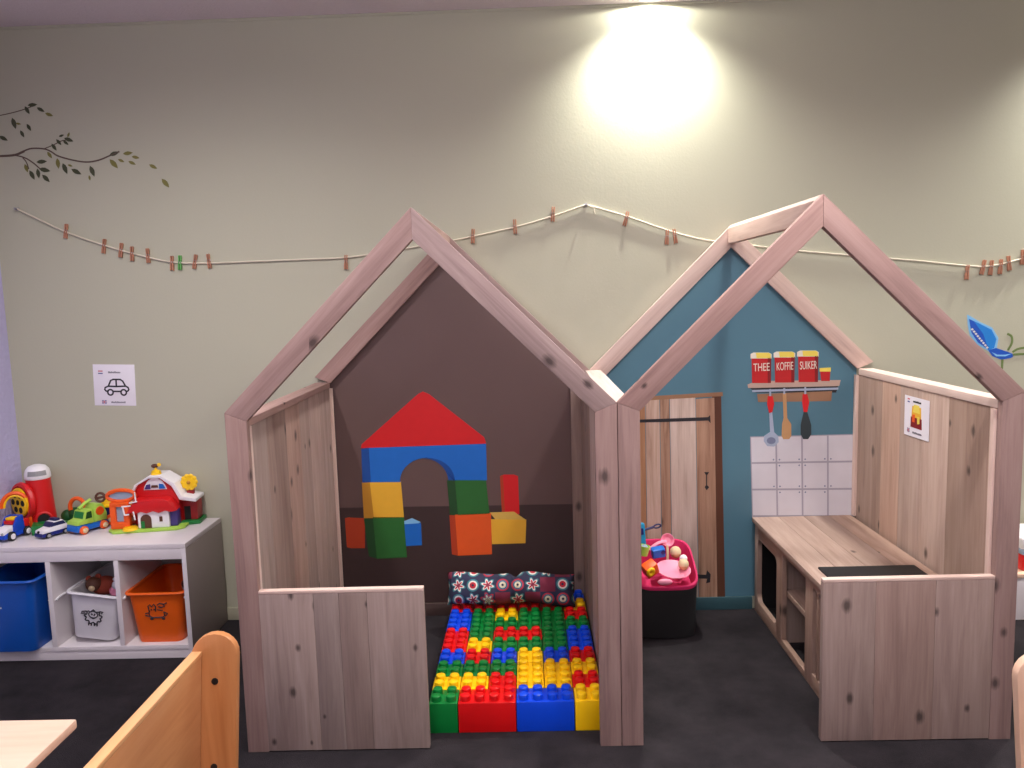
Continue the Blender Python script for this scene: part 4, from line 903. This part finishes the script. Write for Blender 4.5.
def solo(mb, name, label, cat, loc, rot=(0, 0, 0), group=None):
    o = mb.build(name, None, None, BO+Vector(loc)); o.rotation_euler = rot; return tag(o, label, cat, group)
def bp(px, py, y): return at(px, py, 'Y', y)-BO
TILT = R(23)
b = MB(); b.lathe(M['pink'], [(0, 0), (.045, 0), (.070, .018), (.078, .022), (.078, .025), (.068, .022), (.044, .006), (0, .006)], 28); solo(b, 'toy_plate', 'shallow pink toy plate lying on top in the basket', 'toy plate', bp(673, 573.5, -.268), (R(12), R(3), 0))
t = toy('toy_scoop', 'pink toy scoop with curved handle at the back of the basket', 'toy scoop', bp(662, 544, -.12), (R(10), 0, 0))
b = MB(); b.lathe(M['pink'], [(0, -.014), (.02, -.012), (.032, .012), (.030, .014), (.018, -.006), (0, -.008)], 20, (.026, .01, .012), (R(50), 0, 0)); b.build('scoop', t)
b = MB(); b.tube(M['pink'], spline([(.02, .0, .014), (-.02, -.012, .012), (-.065, -.03, -.012)], 6), .010, 8, False, .6, 2); b.tube(M['cream'], spline([(.022, -.012, .0), (.022, -.03, -.03), (.02, -.045, -.06)], 5), .006, 8); b.build('handle', t)
b = MB(); b.box(M['mid_blue'], (0, 0, 0), (.062, .04, .045), .008); b.lathe(M['dark_blue'], [(0, 0), (.011, 0), (.011, .003), (0, .003)], 14, (.018, -.0205, .008), (R(90), 0, 0)); solo(b, 'toy_block', 'blue toy block with a dark dot in the basket', 'toy block', bp(658, 552, -.195), (R(14), R(-6), R(8)))
for px_, py_, y_, r_, w_ in ((675.5, 552.5, -.165, .026, 'cream toy ball at the back right of the basket'), (683.5, 566.5, -.255, .024, 'cream and brown toy ball at the front right of the basket')):
    b = MB(); b.ball(M['cream'], (0, 0, 0), r_); b.ball(M['p_spoon'], (0, -.002, -r_*.25), r_*.9); solo(b, 'toy_ball', w_, 'toy ball', bp(px_, py_-(2.5 if py_ > 560 else .7), y_))
b = MB(); b.ball(M['white_plastic'], (0, 0, 0), .0185); solo(b, 'toy_ball', 'small white toy ball between the two cream balls in the basket', 'toy ball', bp(683.5, 558.5, -.205))
t = toy('toy_dice', 'red toy block with yellow ring on the front left of the basket rim', 'toy block', bp(650, 568.5, -.322), (R(20), R(-25), R(20)))
b = MB(); b.box(M['orange'], (0, 0, 0), (.062, .05, .058), .007); b.box(M['red'], (.0, .002, -.0), (.0625, .052, .03), .006); b.build('cube', t)
b = MB(); b.tube(M['yellow'], [(.015*math.cos(R(a))-.014, -.03, .014+.015*math.sin(R(a))) for a in range(0, 360, 30)], .0075, 8, True); b.build('ring', t)
b = MB(); b.ball(M['pink'], (0, 0, 0), .024, (1.4, .5, .6)); solo(b, 'toy_shell', 'dusky pink toy hanging over the front rim of the basket', 'toy', bp(665, 582, -.352))
t = toy('toy_spoon', 'dark blue toy spoon with looped handle standing out of the basket', 'toy spoon', bp(650, 528, -.16), (0, R(-12), R(5)))
b = MB(); b.tube(M['navy'], [(-.03, 0, -.002), (.02, 0, 0)], .006, 8, False); b.tube(M['navy'], [(.035+.017*math.cos(R(a)), 0, .008*math.sin(R(a))) for a in range(0, 360, 30)], .0042, 6, True); b.build('handle', t)
b = MB(); b.ball(M['navy'], (-.042, 0, -.002), .014, (1.2, .6, .8)); b.build('bowl', t)
b = MB(); b.box(M['teal_plastic'], (0, 0, 0), (.04, .03, .15), .007); b.box(M['dark_blue'], (0, -.016, .04), (.02, .004, .03), .001); solo(b, 'toy_phone', 'bright blue upright toy standing at the left back of the basket', 'toy', bp(641, 539, -.19), (0, R(-4), R(10)))
b = MB(); b.lathe(M['lime'], [(0, 0), (.02, 0), (.026, .045), (.023, .045), (.018, .004), (0, .004)], 18); b.ball(M['grey_blue'], (0, 0, .03), .02); solo(b, 'toy_cup', 'pale green toy cup at the left edge of the basket', 'toy cup', bp(643, 555, -.25), (0, R(10), 0))

# ------------------------------------------------------------------ foreground furniture
BE, BEE = M['beech'], M['beech_edge']
def make_chair(label, loc, rotz, width, bm_face, bm_edge):
    """seat faces -x, the back leans towards +x; local y: 0 = inner face of the far upright, -width = inner face of the near one"""
    t = thing('wooden_chair', label, 'chair', loc, rotz)
    lean = .082; sh_ = lambda x, z: (x+lean*(z-.64), z)
    for y0, y1 in ((.0, .024), (-width-.024, -width)):
        top = [sh_(.0625+.0625*math.cos(R(a)), .632+.0625*math.sin(R(a))) for a in range(0, 181, 15)]
        pts = [sh_(.125, .30), (.085, .24), (.08, 0), (.03, 0), (.02, .15), (-.24, .15), (-.25, 0), (-.30, 0), (-.295, .24), (-.27, .275), (-.03, .275)]
        pts = top[::-1][::-1] + [sh_(.0, .34)] + pts[::-1]
        g = MB(); g.prism(bm_face, pts, y0, y1, .005, grain='z', tint=.17); up_ = g.build('side_panel', t)
        yb = y0 if y1 > 0 else y1; sd = -1 if y1 > 0 else 1
        for z in (.563, .320):
            g = MB(); g.lathe(M['black'], [(.0, 0), (.009, 0), (.009, .003), (.0, .004)], 16, (sh_(.066, z)[0], yb, z), (R(90*(-sd)), 0, 0)); g.build('bolt', up_)
    def slab(mb, m, x0, x1, z0, z1, tint):
        mb.prism(m, [sh_(x0, z0), sh_(x1, z0), sh_(x1, z1), sh_(x0, z1)], -width+.0005, -.0005, .003, grain='y', tint=tint)
    g = MB(); slab(g, bm_face, .004, .030, .30, .634, .19); slab(g, bm_edge, .003, .031, .6345, .648, .5); g.build('backrest', t)
    g = MB(); g.bx(bm_face, (-.285, -width+.0005, .235), (.02, -.0005, .257), .004, 'y', .5); g.build('seat', t)
    return t
make_chair('honey wooden chair with rounded side panel and black bolts at the lower left', (-1.208, -1.748, 0), 0, .72, BE, BEE)
make_chair('pale wooden chair cut off by the right picture edge in front of the right playhouse', (.983, -2.34, 0), R(180), .42, M['birch'], M['birch']).scale = (1, 1, .972)
tb_ = thing('play_table', 'pale wooden table cut off by the lower left picture corner', 'table', (-1.83, -2.3, 0)); O = tb_.location.copy()
b = MB(); b.bx(M['birch'], (-2.25, -2.72, .528), (-1.432, -1.905, .552), .006, 'x', .6); b.build('tabletop', tb_, O)
for x, y in ((-2.19, -1.97), (-1.60, -1.97), (-2.19, -2.66), (-1.60, -2.66)):
    b = MB(); b.lathe(M['birch'], [(0, 0), (.02, 0), (.026, .05), (.03, .527), (0, .527)], 20, (x, y, 0)); b.build('leg', tb_, O)

# low cabinet right of the playhouse
lc = thing('low_cabinet', 'low pale cabinet with wooden top at the right edge behind the playhouse', 'cabinet', (2.25, -.11, 0)); O = lc.location.copy()
b = MB(); b.bx(M['white'], (1.87, -.2, .0), (2.65, -.015, .203), .003); b.build('body', lc, O)
b = MB(); b.bx(M['birch'], (1.86, -.21, .2035), (2.66, -.014, .222), .003, 'x'); b.build('top_board', lc, O)
b = MB(); b.bx(M['grey_side'], (2.258, -.2015, .01), (2.262, -.2, .195)); b.build('door_gap', lc, O)
tc = thing('toy_box', 'red and white toy box on the low cabinet at the right edge', 'toy', (2.05, -.11, .2225)); 
b = MB(); b.bx(M['red'], (-.08, -.06, 0), (.1, .06, .075), .008); b.build('base', tc)
b = MB(); b.bx(M['grey_blue'], (-.082, -.062, .0755), (.102, .062, .1), .006); b.build('band', tc)
b = MB(); b.prism(M['white_plastic'], [(-.08, .1005), (.1, .1005), (.1, .15), (.06, .19), (-.04, .19), (-.08, .15)], -.06, .06, .006); b.build('lid', tc)

# ------------------------------------------------------------------ lights
sl = thing('ceiling_spotlight', 'recessed ceiling spotlight washing the back wall above the right playhouse', 'spotlight', (.30, -.075, CEIL))
b = MB(); b.lathe(M['white'], [(.05, 0), (.062, 0), (.062, -.004), (.05, -.006)], 28); b.build('ring', sl)
b = MB(); b.lathe(glow('lamp_glow', (255, 244, 226), 12), [(0, -.001), (.049, -.001), (.049, -.003), (0, -.003)], 24); b.build('lamp', sl)
def spot(name, loc, target, power, deg, blend, size, col):
    l = bpy.data.lights.new(name, 'SPOT'); l.energy = power; l.spot_size = R(deg); l.spot_blend = blend; l.shadow_soft_size = size; l.color = col
    o = bpy.data.objects.new(name, l); COL.objects.link(o); o.location = loc
    o.rotation_euler = (Vector(target)-Vector(loc)).to_track_quat('-Z', 'Y').to_euler(); return o
WARM = (1, .97, .90); NEUT = (1, .955, .935)
spot('wall_washer_lamp', (.30, -.10, CEIL-.006), (.30, -.06, 0), 270, 132, .95, .03, WARM)
spot('wall_washer_lamp', (.30, -.055, CEIL-.008), (.30, -.055, 0), 22, 176, .1, .015, WARM)
spot('wall_washer_lamp', (2.5, -.12, CEIL-.006), (2.5, -.07, 0), 270, 128, .95, .03, WARM)
for x, y, p in ((-1.7, -1.5, 130), (.75, -1.7, 110), (2.9, -1.6, 130), (-1.0, -4.4, 100), (1.4, -4.4, 100)):
    spot('ceiling_downlight_lamp', (x, y, CEIL-.02), (x, y, 0), p, 172, .9, .06, NEUT)
l = bpy.data.lights.new('added_ceiling_fill', 'AREA'); l.energy = 100; l.size = 2.5; l.size_y = 1.2; l.shape = 'RECTANGLE'; l.color = (1, .95, .97)  # added fill that brightens the ceiling, no fixture hangs here
lo = bpy.data.objects.new('added_ceiling_fill', l); COL.objects.link(lo); lo.location = (0, -3.0, 2.35); lo.rotation_euler = (R(180), 0, 0)
w = bpy.data.worlds.new('room_ambient'); SC.world = w; w.use_nodes = True
bg = w.node_tree.nodes['Background']; bg.inputs[0].default_value = lin((226, 214, 226)); bg.inputs[1].default_value = .92

SC.view_settings.view_transform = 'Standard'; SC.view_settings.look = 'None'; SC.view_settings.exposure = 0
SC.cycles.use_denoising = True
SC.cycles.max_bounces = 6
